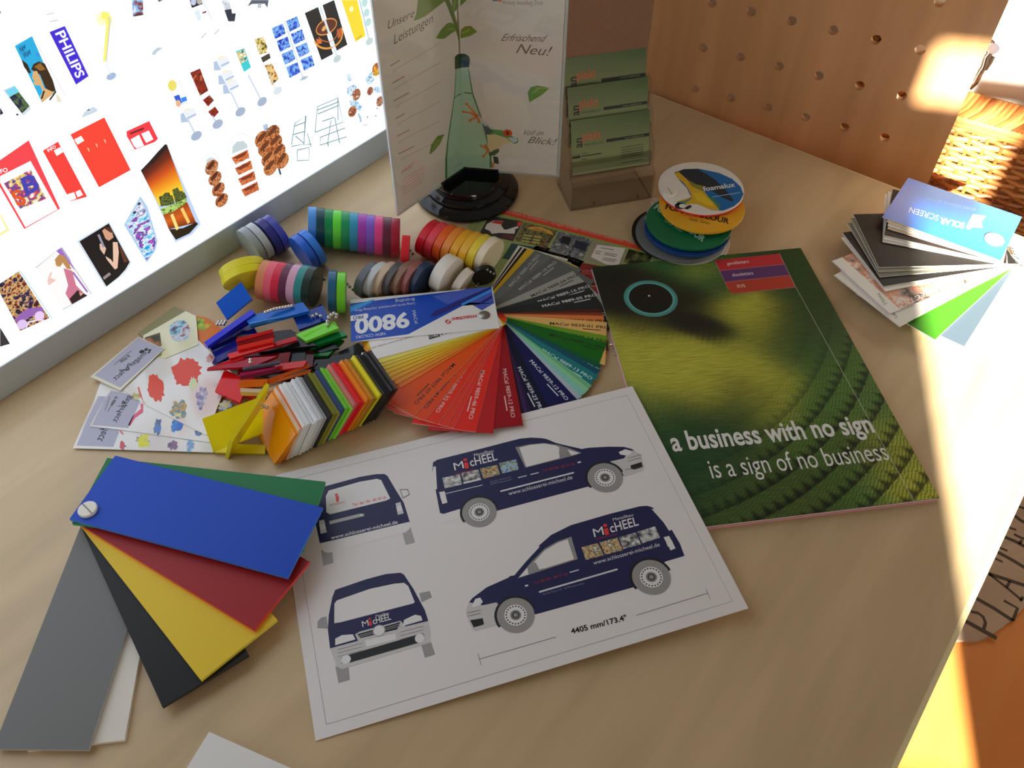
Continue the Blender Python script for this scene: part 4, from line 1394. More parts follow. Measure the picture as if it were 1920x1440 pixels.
            mb.poly(SL(S7, [(778, 812), (800, 806), (842, 850), (800, 868), (786, 850)]), mat((96, 92, 140), .5), 6)
            c = SL(S7, [(932, 855)])[0]
            mb.ell(c, 4.6, 4.0, mat((214, 84, 50), 0.3), 8)
            mb.ell(c, 1.1, 1.8, mat((30, 24, 20), 0.3), 9)
            mb.line(SL(S7, [(742, 748), (770, 778), (830, 835)]), [3, 3.2, 4.5], mat((170, 178, 176)), 5)
            for f in ([(740, 750), (700, 705), (668, 668)], [(740, 750), (690, 725), (648, 718)], [(735, 752), (705, 765), (690, 775)], [(742, 755), (748, 785)], [(810, 965), (780, 945), (762, 938)], [(812, 965), (790, 990), (774, 1005)], [(806, 962), (790, 935)]):
                mb.line(SL(S7, f), [3.2, 2.2, 1.6][:len(f)], OR, 6)
                e_ = SL(S7, [f[-1]])[0]
                mb.ell(e_, 1.5, 1.5, OR, 6)
            mb.poly(SL(S7, [(810, 985), (850, 962), (875, 955), (878, 975), (850, 998), (815, 1003)]), mat((60, 84, 50), .5), 7)
            mb.poly(SL(S7, [(838, 1003), (870, 1010), (876, 1055), (845, 1048)]), mat((44, 48, 46), .5), 7)
            mb.poly(SL(S7, [(830, 1040), (850, 1050), (842, 1082), (830, 1078)]), OR, 6)
            for s, A, B, H in (('Erfrischend', (888, 262), (1160, 268), (900, 215)), ('Neu!', (985, 340), (1190, 358), (1000, 280)), ('Voll im', (1022, 866), (1152, 872), (1030, 832)), ('Blick!', (1060, 918), (1226, 932), (1072, 876))):
                A, B, H = SL(S7, [A, B, H])
                mb.text(s, A, B, (H[0] + 2.5, H[1]), TX, 3)
            A, B, H = SL(S7, [(895, 30), (1160, 32), (895, 0)])
            mb.text('Werbung  Ausstellung  Druck', A, B, H, mat((120, 122, 116)), 3)
            mb.poly(SL(S7, [(835, -5), (868, -5), (868, 8), (835, 8)]), mat((90, 110, 110)), 3)
            mb.poly(SL(S7, [(868, -5), (892, -5), (892, 12), (872, 12)]), mat((196, 110, 96)), 3)
    mb.build('printed_insert', wing)

# ================================================================= clear card holder with three packs of business cards
HO = at(1073, 396)
HR = rad(-2)
HD, HW = 50.0, 88.0
t = thing('card_holder', 'clear stepped acrylic holder with green business cards, beside the menu stand', 'card holder', HO, HR)
hol = clear_mat('holder_plastic', (0.965, 0.96, 0.95), 0.08)
hed = clear_mat('holder_rim', (0.86, 0.85, 0.83), 0.2)
prof = [(0, 0), (0, 29), (9, 36), (12.5, 58), (21, 64), (24.5, 84), (33, 90), (36.5, 110), (45, 114), (HD, 114), (HD, 0)]
for x in (-2, HW - 2):
    mb = MB()
    pts = [(x, y, z) for y, z in prof] + [(x + 2, y, z) for y, z in prof]
    n_ = len(prof)
    mb.add(pts, [list(range(n_))[::-1], [n_ + i for i in range(n_)]], hol)
    mb.add(pts, [[i, (i + 1) % n_, n_ + (i + 1) % n_, n_ + i] for i in range(n_)], hed)
    mb.build('side_wall', t)
for k, (y, z0, z1) in enumerate(((0, 0, 28), (11.5, 32, 50), (23.5, 60, 76), (35.5, 86, 102))):
    mb = MB()
    mb.box(0, HW - 2, y, y + 1.8, z0, z1, hol, hed)
    if k:
        mb.box(0, HW - 2, y + 1.8, y + 12, z0, z0 + 1.8, hol, hed)
    else:
        mb.box(0, HW - 2, y + 1.8, HD, 0.2, 2.0, hol, hed)
        for x in (22, 70):
            mb.box(x, x + 2, y - .6, y, 3, 8, hed)
    mb.build('pocket', t)
mb = MB()
mb.box(0, HW - 2, HD - 1.8, HD, 2, 112, hol, hed)
mb.build('back_wall', t)
hu, hv = Vector((math.cos(HR), math.sin(HR), 0)), Vector((-math.sin(HR), math.cos(HR), 0))
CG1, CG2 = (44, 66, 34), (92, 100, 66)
cardpaint = paint_mat('card_print', 0.45)
for k, (y, z, x, lab) in enumerate(((11.0, 36, 1.6, 'green business cards in the front pocket of the clear holder, address showing'),
                                    (23.6, 64.5, 0.6, 'green business cards in the middle pocket of the clear holder'),
                                    (35.8, 88, 0.4, 'green business cards in the rear pocket of the clear holder, topmost'))):
    tilt = rad(17)
    o_ = HO + hu * x + hv * y
    o_.z = z
    t = thing('business_card_pack', lab, 'business cards', (0, 0, 0), 0, 'business cards in the clear holder')
    V = (hv * math.sin(tilt) + Vector((0, 0, 1)) * math.cos(tilt)).normalized()
    Nn = hu.cross(V)
    mt = Matrix((hu, V, Nn)).transposed().to_4x4()
    mt.translation = W(o_)
    t.matrix_world = mt
    for j in range(4):
        mb = MB()
        sh = (0, .4, .9, 1.3)[j]
        mb.frame((0, 0, 0), (1, 0, 0), (0, 1, 0), 0.04)
        mb.box(max(0, sh), 82 + sh, 0, 54.5, -0.5 * j - 0.45, -0.5 * j, mat((84, 96, 62), 0.45))
        if j == 0:
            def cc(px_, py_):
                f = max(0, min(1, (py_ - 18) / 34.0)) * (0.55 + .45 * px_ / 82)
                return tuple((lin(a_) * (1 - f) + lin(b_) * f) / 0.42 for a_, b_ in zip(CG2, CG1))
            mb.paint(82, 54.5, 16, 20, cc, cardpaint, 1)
            ORG, INK = mat((188, 72, 44), 0.5, k=.5), mat((24, 28, 24), 0.5)
            mb.text('plakt', (11.5, 33.5), (31, 33.5), (11.5, 42.5), ORG, 3, -0.005)
            mb.text('an', (11.2, 27.2), (11.2, 36.8), (2.6, 27.2), INK, 3, 0.015)
            mb.text('Werbung  Ausstellung  Druck', (13, 28.2), (33, 28.2), (13, 30.8), mat((52, 60, 40)), 3)
            mb.poly([(36.5, 28.5), (82, 28.5), (82, 31.6), (36.5, 31.6)], INK, 2)
            mb.text('www.anplakt.de', (56, 29.3), (76, 29.3), (56, 31), mat((120, 126, 100)), 3)
            mb.poly([(0.5, 16.8), (9, 16.8), (9, 19.4), (0.5, 19.4)], INK, 2)
            mb.poly([(0.5, 20.6), (9, 20.6), (9, 21), (0.5, 21)], INK, 2)
            for i in range(6):
                y_ = (21, 18.2, 15.8, 13.4, 11.0, 5.2)[i]
                mb.line([(52, y_), (76, y_)], 0.9, mat((62, 70, 48)), 2)
            mb.line([(10, 18.2), (31, 18.2)], 1.3, mat((40, 46, 34)), 2)
            mb.line([(10, 20.8), (17, 20.8)], 0.8, mat((60, 66, 48)), 2)
            mb.line([(10, 15), (16, 15)], 0.8, mat((60, 66, 48)), 2)
        mb.build('business_card', t)

# ================================================================= perforated plywood panel behind the desk end
PA = Vector((500.7, 433.3, 0)) + Vector((0.698, 0.716, 0)) * 6
PR = rad(-44.3)
t_hole = []
for r, z_ in enumerate((16.5, 67.5, 119.0, 168.0, 218, 268)):
    for c in range(6):
        t_hole.append((48.5 + c * 44.0 + r * 1.0, z_))
cu = bpy.data.curves.new('panel_outline', 'CURVE')
cu.dimensions = '2D'
cu.fill_mode = 'BOTH'
x0, x1, z0, z1 = -15, 329, -TABLE_H, 330
sp_ = cu.splines.new('POLY')
sp_.points.add(3)
for p, q in zip(sp_.points, ((x0, z0), (x1, z0), (x1, z1), (x0, z1))):
    p.co = (q[0] * .001, q[1] * .001, 0, 1)
sp_.use_cyclic_u = True
for hx, hz in t_hole:
    sp_ = cu.splines.new('POLY')
    sp_.points.add(23)
    for i, p in enumerate(sp_.points):
        a = -2 * math.pi * i / 24
        p.co = ((hx + 5.2 * math.cos(a)) * .001, (hz + 5.2 * math.sin(a)) * .001, 0, 1)
    sp_.use_cyclic_u = True
cu.extrude = 0.004
tmp = bpy.data.objects.new('panel_outline', cu)
me = tmp.to_mesh().copy()
tmp.to_mesh_clear()
bpy.data.objects.remove(tmp)
bpy.data.curves.remove(cu)
ply = wood_mat('orange_plywood', (158, 118, 80), (176, 134, 94), (30, 3, 3), 0.3, k=0.66)
me.materials.clear()
me.materials.append(ply)
for p in me.polygons:
    p.material_index = 0
ob = bpy.data.objects.new('perforated_panel', me)
COL.objects.link(ob)
pu = Vector((math.cos(PR), math.sin(PR), 0))
mt = Matrix((pu, Vector((0, 0, 1)), pu.cross(Vector((0, 0, 1))))).transposed().to_4x4()
mt.translation = W(PA + Vector((0.698, 0.716, 0)) * 4)
ob.matrix_world = mt
tag(ob, 'orange plywood panel with rows of drilled holes standing behind the desk end', 'wooden panel')

# ================================================================= wicker basket and white case behind the panel
BR = rad(-48)
bu = Vector((math.cos(BR), math.sin(BR), 0))
bn = Vector((-bu.y, bu.x, 0))
bo_ = PA + pu * 329 + Vector((0.698, 0.716, 0)) * 70
A_ = bo_ - bu * 120
nn_ = -bn
rz_ = onplane(1817, 172, bo_, nn_).z
t = thing('wicker_basket', 'tall honey brown wicker basket lit by the sun behind the plywood panel', 'basket', (A_.x, A_.y, -TABLE_H), BR)
BWD, BDP, BH_ = 430, 150, TABLE_H + rz_
wk = [mat(c, 0.45, k=.8) for c in ((176, 112, 58), (196, 134, 74), (150, 90, 44), (120, 72, 36))]
rw = random.Random(5)


def basket_pt(s, off):
    """walk round the rounded rectangle; off = outward offset"""
    R0 = 45.0
    L1, L2 = BWD - 2 * R0, BDP - 2 * R0
    per = 2 * (L1 + L2) + 2 * math.pi * R0
    s = s % per
    q = math.pi * R0 / 2
    segs = [(L1, (R0, 0), (1, 0)), (q, (BWD - R0, R0), -90), (L2, (BWD, R0), (0, 1)), (q, (BWD - R0, BDP - R0), 0), (L1, (BWD - R0, BDP), (-1, 0)), (q, (R0, BDP - R0), 90), (L2, (0, BDP - R0), (0, -1)), (q, (R0, R0), 180)]
    for ln, p, d in segs:
        if s <= ln:
            if isinstance(d, tuple):
                nx, ny = d[1], -d[0]
                return (p[0] + d[0] * s + nx * off, p[1] + d[1] * s + ny * off)
            a = rad(d + 90 * s / ln)
            return (p[0] + (R0 + off) * math.cos(a), p[1] + (R0 + off) * math.sin(a))
        s -= ln
    return p


R0 = 45.0
PER = 2 * (BWD + BDP - 4 * R0) + 2 * math.pi * R0
mb = MB()
NST = 64
pitch = 6.6
rows = int((BH_ - 26) / pitch)
for r in range(rows):
    z = 6 + r * pitch
    full = z > BH_ - 330
    n_ = NST * 2 if full else NST
    pts = []
    for i in range(n_ + 1):
        s = PER * i / n_
        ph = math.cos(math.pi * (i * NST / n_) + math.pi * r)
        pts.append(Vector((*basket_pt(s, 2.6 * ph + rw.uniform(-.5, .5)), z + rw.uniform(-1.0, 1.0))))
    mb.tube(pts, 3.1 + rw.uniform(-.4, .4), wk[rw.choice((0, 0, 1, 1, 1, 2))], 6)
mb.build('woven_side', t, smooth=True)
mb = MB()
for i in range(NST):
    x, y = basket_pt(PER * i / NST, 0)
    mb.tube([(x, y, 2), (x, y, BH_ - 16)], 2.2, wk[2], 6)
mb.build('stake', t, smooth=True)
mb = MB()
NB = 190
for i in range(NB):
    s = PER * i / NB
    x, y = basket_pt(s, 4.5)
    x1_, y1_ = basket_pt(s + 10, 4.8)
    xi, yi = basket_pt(s + 12, -4)
    mb.tube([(x, y, BH_ - 27), (x1_, y1_, BH_ - 14), (basket_pt(s + 15, 1)[0], basket_pt(s + 15, 1)[1], BH_), (xi, yi, BH_ - 6)], 3.0, wk[rw.choice((0, 1, 1, 2, 3))], 5)
pts = [Vector((*basket_pt(PER * i / 60, 6.0), BH_ - 30)) for i in range(61)]
mb.tube(pts, 3.6, wk[1], 6)
pts = [Vector((*basket_pt(PER * i / 60, 6.0), BH_ - 37)) for i in range(61)]
mb.tube(pts, 3.2, wk[0], 6)
mb.build('braided_rim', t, smooth=True)
mb = MB()
bq = [basket_pt(PER * i / 40, -6) for i in range(40)]
mb.prism(bq, 1, 8, wk[2])
mb.build('base', t)
# white lidded case standing behind the basket
co_ = bo_ + bn * 24 - bu * 95
t = thing('white_case', 'white lidded case with a metal latch standing inside the wicker basket', 'case', (co_.x, co_.y, -TABLE_H + 9), BR)
wc = mat((232, 230, 226), 0.45)
cn_ = -bn
lz = onplane(1888, 29, co_, cn_).z
CW_, CD_ = 380, 92
mb = MB()
mb.box(0, CW_, 0, CD_, 0, TABLE_H - 9 + lz - 4, wc)
mb.build('case_body', t)
mb = MB()
mb.box(-4, CW_ + 4, -4, CD_ + 4, TABLE_H - 9 + lz, TABLE_H - 9 + lz + 120, mat((222, 232, 232), 0.3))
mb.box(0, CW_, 0, CD_, TABLE_H - 9 + lz - 4, TABLE_H - 9 + lz, mat((160, 160, 160), .5))
mb.build('lid', t)
lt0 = onplane(1862, 85, co_, cn_)
lt1 = onplane(1818, 166, co_, cn_)


def cl(p):
    d = p - co_
    return (d.dot(bu), d.z + TABLE_H - 9)


lat = mat((150, 148, 144), 0.25, metal=1.0, k=.8)
mb = MB()


def K(px, py):
    x, z = cl(onplane(px, py, co_ - bn * 6, cn_))
    return x, z


q = [K(*p) for p in ((1858, 84), (1866, 80), (1875, 81), (1873, 90), (1866, 98), (1856, 94))]
mb.add([(x, -7, z) for x, z in q] + [(x, 0, z) for x, z in q], [[0, 1, 2, 3, 4, 5][::-1], [6, 7, 8, 9, 10, 11]] + [[i, (i + 1) % 6, 6 + (i + 1) % 6, 6 + i] for i in range(6)], lat)
mb.coin((K(1864, 89)[0], -8, K(1864, 89)[1]), (0, 1, 0), 6, 3, STEEL)
for P_ in ([(1861, 71), (1866, 76), (1868, 84)], [(1864, 104), (1858, 116), (1852, 124), (1848, 130)], [(1860, 98), (1852, 108), (1847, 126), (1838, 140), (1830, 155), (1819, 165)]):
    mb.tube([(K(*p)[0], -6, K(*p)[1]) for p in P_], 2.6, lat, 8)
mb.build('latch', t, smooth=True)
# ================================================================= fan of PVC foam board samples at the front
def fan_angle(pivot, px, py, z, lx, ly):
    """angle of a blade whose local corner (lx, ly) is seen at the photo point"""
    d = at(px, py, z) - pivot
    return math.atan2(d.y, d.x) - math.atan2(ly, lx)


pv = at(165, 956, 22)
pv.z = 0
t = thing('board_sample_fan', 'fan of seven plain plastic boards, blue on top, held by a white screw', 'sample fan', pv)
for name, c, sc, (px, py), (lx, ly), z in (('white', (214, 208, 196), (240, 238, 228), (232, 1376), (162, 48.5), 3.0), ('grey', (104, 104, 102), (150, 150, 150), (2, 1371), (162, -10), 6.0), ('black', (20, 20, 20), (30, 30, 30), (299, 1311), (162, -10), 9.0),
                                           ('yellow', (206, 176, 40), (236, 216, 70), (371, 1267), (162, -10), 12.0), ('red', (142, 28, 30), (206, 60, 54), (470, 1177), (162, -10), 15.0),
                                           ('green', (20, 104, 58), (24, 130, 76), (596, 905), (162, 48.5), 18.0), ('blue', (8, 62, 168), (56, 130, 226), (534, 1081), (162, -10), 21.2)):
    a = fan_angle(pv, px, py, z, lx, ly)
    mb = MB()
    ca, sa = math.cos(a), math.sin(a)
    q = [(x * ca - y * sa, x * sa + y * ca) for x, y in ((-9, -10), (162, -10), (162, 48.5), (-9, 48.5))]
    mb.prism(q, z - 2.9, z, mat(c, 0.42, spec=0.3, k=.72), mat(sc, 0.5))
    b = mb.build('board', t)
    b['label'] = name + ' board'
mb = MB()
mb.lathe([(6.6, 21.2), (6.8, 21.8), (6.8, 23.2), (6.2, 23.9), (0, 24.0)], mat((226, 222, 210), 0.4), n=32)
a = rad(-58)
ca, sa = math.cos(a), math.sin(a)
mb.prism([(x * ca - y * sa, x * sa + y * ca) for x, y in ((-6, -.55), (6, -.55), (6, .55), (-6, .55))], 23.9, 24.08, mat((120, 114, 100)))
mb.build('screw', t, smooth=True)

# ================================================================= fan of adhesive film samples in the middle
zc = 17.0
pm = at(908, 591, zc)
pm.z = 0
t = thing('film_sample_fan', 'wide open fan of coloured adhesive film cards under a blue and white cover', 'sample fan', pm)
LX, LO, LI = 118.0, 17.0, -35.5
blades = [  # leading far corner in the photo, colour, lettering, lettering colour, extra length
    ((713, 670), (214, 212, 208), None, None, 0), ((718, 678), (236, 222, 96), 'MACal 9809', (40, 36, 10), 0), ((721, 684), (232, 208, 70), None, None, 0), ((725, 690), (226, 196, 60), None, None, 0), ((729, 697), (232, 190, 40), None, None, 0),
    ((733, 705), (224, 172, 34), None, None, 0), ((737, 713), (230, 160, 40), None, None, 0), ((742, 722), (224, 140, 40), None, None, 0), ((747, 731), (232, 120, 30), None, None, 0),
    ((775, 780), (250, 88, 6), 'MACal 9807-07 PRO', (50, 16, 6), 0), ((796, 789), (244, 74, 8), 'MACal 9807-43 PRO', (50, 16, 6), 0), ((822, 796), (232, 46, 14), 'MACal 9859-32 PRO', (240, 190, 180), 0),
    ((838, 800), (206, 48, 28), '-- - -', (240, 190, 180), 0), ((851, 803), (198, 44, 30), '-- - --', (240, 190, 180), 0), ((892, 810), (198, 34, 22), 'MACal 9859-46 PRO', (240, 200, 190), 0),
    ((925, 812), (150, 22, 26), None, None, 2), ((981, 797), (122, 12, 20), 'MACal 9859-12 PRO', (226, 180, 176), 4), ((987, 793), (40, 24, 44), None, None, 0), ((993, 789), (60, 34, 84), None, None, 0), ((999, 785), (38, 24, 60), None, None, 0),
    ((1033, 770), (14, 18, 40), 'MACal 9839-23 PRO', (190, 192, 200), 0), ((1083, 750), (16, 20, 64), 'MACal 9839-12 PRO', (190, 192, 206), 0), ((1091, 744), (138, 152, 160), 'MACal 9849-30 PRO', (20, 24, 24), 0),
    ((1099, 736), (104, 160, 150), None, None, 0), ((1105, 730), (112, 166, 120), None, None, 0), ((1110, 723), (90, 150, 110), None, None, 0), ((1123, 704), (24, 96, 100), 'MACal 9889-13 PRO', (170, 206, 206), 0),
    ((1126, 694), (16, 64, 84), None, None, 0), ((1129, 684), (14, 70, 52), 'MACal 9849-52 PRO', (180, 206, 190), 0), ((1138, 643), (20, 82, 22), 'MACal 9849-33 PRO', (14, 40, 14), 0), ((1139, 630), (86, 124, 30), 'MACal 9849-54 PRO', (30, 40, 10), 0),
    ((1138, 604), (186, 148, 86), 'MACal 9839-01 PRO', (30, 24, 14), 0), ((1132, 592), (176, 100, 52), 'MACal 9837-09 PRO', (40, 20, 10), 0), ((1129, 586), (110, 46, 26), 'MACal 9837-04', (200, 160, 140), 0), ((1127, 579), (64, 30, 24), 'MACal 9883-04 PRO', (190, 176, 170), 0),
    ((1110, 544), (32, 34, 34), 'MACal 9889-05 PRO', (176, 178, 176), 0), ((1097, 528), (38, 42, 42), 'MACal 9889-16 PRO', (170, 172, 172), 0), ((1074, 508), (128, 128, 120), 'MACal 9888-04 PRO', (30, 30, 28), 0),
    ((1036, 482), (78, 80, 78), 'MACal 9889-10 PRO', (150, 152, 150), 0), ((1003, 469), (86, 90, 90), 'MACal 9889-15 PRO', (150, 152, 150), 0), ((996, 467), (206, 172, 40), None, None, 0), ((989, 466), (190, 156, 36), None, None, 0), ((983, 465), (18, 18, 18), None, None, 0),
    ((980, 464), (200, 198, 190), None, None, 2), ((976, 463), (20, 20, 20), None, None, 0), ((972, 460), (190, 188, 180), None, None, 6)]
nb = len(blades)
stepz = 15.6 / nb
for i, ((px, py), c, s, sc, ext) in enumerate(blades):
    z = 16.2 - i * .5 if i < 17 else 4.6 - (i - 17) * .13
    stepz = .5 if i < 17 else .13
    d = at(px, py, z) - pm
    lx = max(104.0, min(125.0, math.sqrt(max(1.0, d.x * d.x + d.y * d.y - LO * LO))))
    if i < 9:
        lx = min(lx, 112.0 if i == 0 else 104.0)
    a = math.atan2(d.y, d.x) - math.atan2(LO, lx)
    ca, sa = math.cos(a), math.sin(a)
    mb = MB()
    q = [(x * ca - y * sa, x * sa + y * ca) for x, y in ((-11, LI), (lx, LI), (lx, LO), (-11, LO))]
    mb.prism(q, z - stepz * .92, z, mat(c, 0.35, spec=0.25, k=.54), mat((226, 224, 216), 0.6) if i > 8 and max(c) > 150 else None)
    if s:
        mb.frame((0, 0, z), (ca, sa, 0), (-sa, ca, 0), 0.03)
        mb.text(s, (58, 8.5), (58 + 3.15 * len(s), 8.5), (58, 11.9), mat(sc, 0.5, k=.56), 1, 0.012)
        if len(s) > 14:
            mb.line([(88, 6.2), (104, 6.2)], 1.0, mat(sc, 0.5, k=.56), 1)
    mb.build('film_card', t)
# a white card headed NEW COLOURS sticks out behind the grey ones
a = fan_angle(pm, 1003, 463, 1.6, 127, LO)
ca, sa = math.cos(a), math.sin(a)
mb = MB()
mb.prism([(x * ca - y * sa, x * sa + y * ca) for x, y in ((-11, LI), (127, LI), (127, LO), (-11, LO))], 0.3, 0.6, mat((196, 194, 186), 0.4))
mb.frame((0, 0, 0.6), (ca, sa, 0), (-sa, ca, 0), 0.03)
mb.text('NEW COLOURS', (125.6, -31), (125.6, 13), (121.4, -31), mat((40, 34, 30)), 1, 0.015)
mb.build('film_card', t)
# cover
COV0 = at(655, 642, zc + .3) - pm
ac = fan_angle(pm, 655, 642, zc, 117, 17.5)
mb = MB()
ca, sa = math.cos(ac), math.sin(ac)
CV = [(-11.5, -36), (117.5, -36), (117.5, 17.5), (-11.5, 17.5)]
mb.prism([(x * ca - y * sa, x * sa + y * ca) for x, y in CV], 16.3, zc, mat((224, 222, 218), 0.3, k=.62))
mb.frame((0, 0, zc), (ca, sa, 0), (-sa, ca, 0), 0.05)
SM = (640, 520, 6.0)


def CP(pts):
    out = []
    for px, py in Z(*SM, pts):
        d = at(px, py, zc) - pm
        p = mb.p2((d.x, d.y, zc))
        out.append((max(-11.5, min(117.5, p[0])), max(-36, min(17.5, p[1]))))
    return out


cb = lambda c: mat(c, 0.35, k=.78 if min(c) < 150 else .6, spec=.3)
mb.poly(CP([(40, 300), (1680, 60), (1700, 290), (1580, 370), (1430, 285), (755, 640), (60, 760)]), cb((8, 64, 168)), 1)
mb.poly(CP([(1030, 215), (1400, 90), (1680, 62), (1690, 90), (1195, 305)]), cb((66, 88, 176)), 2)
mb.poly(CP([(1060, 375), (1680, 90), (1690, 140), (1345, 310), (1060, 440), (990, 440)]), cb((34, 36, 112)), 3)
mb.poly(CP([(1345, 300), (1690, 130), (1695, 160), (1365, 320)]), cb((48, 134, 214)), 4)
mb.poly(CP([(1365, 320), (1695, 160), (1720, 290), (1580, 372), (1432, 285)]), cb((66, 84, 170)), 3)
mb.poly(CP([(1550, 285), (1690, 205), (1700, 232), (1572, 305)]), cb((38, 34, 110)), 4)
mb.poly(CP([(50, 330), (380, 245), (330, 290), (50, 395)]), cb((36, 150, 226)), 2)
mb.poly(CP([(50, 440), (285, 405), (302, 415), (300, 455), (285, 465), (50, 498)]), cb((222, 222, 222)), 2)


def ct(s, a_, b_, h_, c, bold=0.0, layer=5):
    A, B, H = CP([a_, b_, h_])
    mb.text(s, A, B, H, cb(c), layer, bold)


ct('9800', (760, 398), (150, 475), (772, 560), (226, 228, 230), 0.035)
ct('PRO', (247, 420), (130, 440), (250, 462), (10, 60, 150), 0.01)
ct('NEW COLORS', (492, 620), (162, 660), (496, 652), (214, 220, 230))
ct('Branding', (822, 232), (606, 256), (825, 266), (206, 214, 228))
ct('Long term permanent marking films', (826, 284), (150, 366), (829, 312), (190, 200, 220))
ct('MACal', (796, 380), (830, 525), (832, 372), (206, 214, 228))
ct('mactac', (1520, 422), (1240, 458), (1524, 462), (196, 50, 50), 0.02)
c_ = CP([(1200, 500)])[0]
mb.ell(c_, 2.6, 2.6, cb((196, 50, 50)), 5)
for k in (-1, 0, 1):
    mb.line([(c_[0] - 2 + k, c_[1] - 2.0), (c_[0] + 1.2 + k, c_[1] + 2.0)], 0.4, cb((226, 224, 220)), 6)
mb.build('cover_card', t)
# second, white leaflet under the cover: black title block
mb = MB()
a = fan_angle(pm, 713, 670, 16.28, LX, LO)
ca, sa = math.cos(a), math.sin(a)
mb.frame((0, 0, 16.22), (ca, sa, 0), (-sa, ca, 0), 0.02)
q = []
for px, py in Z(*SM, [(970, 625), (1440, 562), (1300, 610), (990, 700)]):
    d = at(px, py, 16.22) - pm
    q.append(mb.p2((d.x, d.y, 16.22)))
mb.poly(q, mat((28, 28, 28)), 1)


def t2(s, pts, c, bold=0):
    o_ = []
    for px, py in Z(*SM, pts):
        d = at(px, py, 16.22) - pm
        o_.append(mb.p2((d.x, d.y, 16.22)))
    mb.text(s, o_[0], o_[1], o_[2], mat(c), 2, bold)


t2('9800', [(1300, 580), (1100, 622), (1310, 625)], (226, 226, 226), 0.03)
t2('PRO', [(1082, 632), (985, 652), (1088, 660)], (200, 200, 200))
t2('exceptional dimensional stability and no', [(865, 640), (300, 800), (868, 660)], (70, 68, 68))
mb.build('leaflet_print', t)
mb = MB()
mb.lathe([(5.2, zc), (5.2, zc + .5), (4.4, zc + 1.0), (0, zc + 1.1)], mat((150, 146, 140), 0.3, metal=1.0, k=.8), n=28)
mb.build('rivet', t, smooth=True)
mb = MB()
pr_ = at(937, 604, 8) - pm
mb.lathe([(2.2, 0), (2.2, 14), (1.6, 15), (0, 15)], mat((190, 40, 30), 0.35), (pr_.x * .4, pr_.y * .4, .4), n=16)
mb.build('pin', t, smooth=True)
mb = MB()
rl = at(1149, 655, 1) - pm
mb.tube([rl + Vector((4.5 * math.cos(i * .42), 6 * math.sin(i * .42), .4)) for i in range(16)], 0.35, STEEL, 6)
mb.tube([rl + Vector(p) for p in ((-2, 10, .5), (2, 5, .5), (-1, 0, .5), (4, -4, .5), (-3, -6, .5))], 0.35, STEEL, 6)
tag(mb.build('wire_loop', loc=pm), 'tiny bent silver wire loop between the film fan and the brochure', 'wire')

# ================================================================= fan of round foam board samples
zt = 34.0
pf = at(1255.5, 362, zt)
pf.z = 0
DR = 42.0
t = thing('round_sample_fan', 'fan of round plastic board samples with a toucan picture on the top disc', 'sample fan', pf)
SF = (1160, 300, 6.5464)
LTR = [[], []]
discs = [('toucan cover', (200, 196, 186), (1314.7, 350), 34, ()), ('pink red', (196, 40, 60), (1314.4, 353.5), 31, ()),
         ('yellow', (226, 168, 42), (1316, 385), 27, (('FOAM-COLOUR', (570, 600), (1352, 785), (586, 540), (24, 22, 20), .03), ('Gelb 3mm', (862, 735), (1112, 792), (870, 705), (24, 22, 20), 0))),
         ('green', (16, 92, 58), (1292, 415), 20, (('FOAM-COLOUR', (430, 590), (1030, 1005), (478, 540), (176, 206, 190), .03), ('Grün 3mm', (560, 750), (770, 890), (580, 722), (160, 196, 176), 0))),
         ('blue', (22, 56, 110), (1289, 427), 15, (('FOAM-COLOUR', (340, 640), (850, 1065), (386, 600), (150, 170, 200), .03),)),
         ('grey', (92, 96, 96), (1272, 437), 9.5, (('FOAM-COLOUR', (392, 470), (425, 1025), (490, 462), (176, 178, 176), .03), ('Grau 3mm', (318, 700), (342, 868), (352, 694), (176, 178, 176), 0))),
         ('black', (18, 18, 18), (1264, 436), 6.6, ()), ('silver', (150, 152, 152), (1282, 444), 5.0, ()), ('white', (190, 182, 170), (1288, 447), 3.0, ())]
dz = 2.9
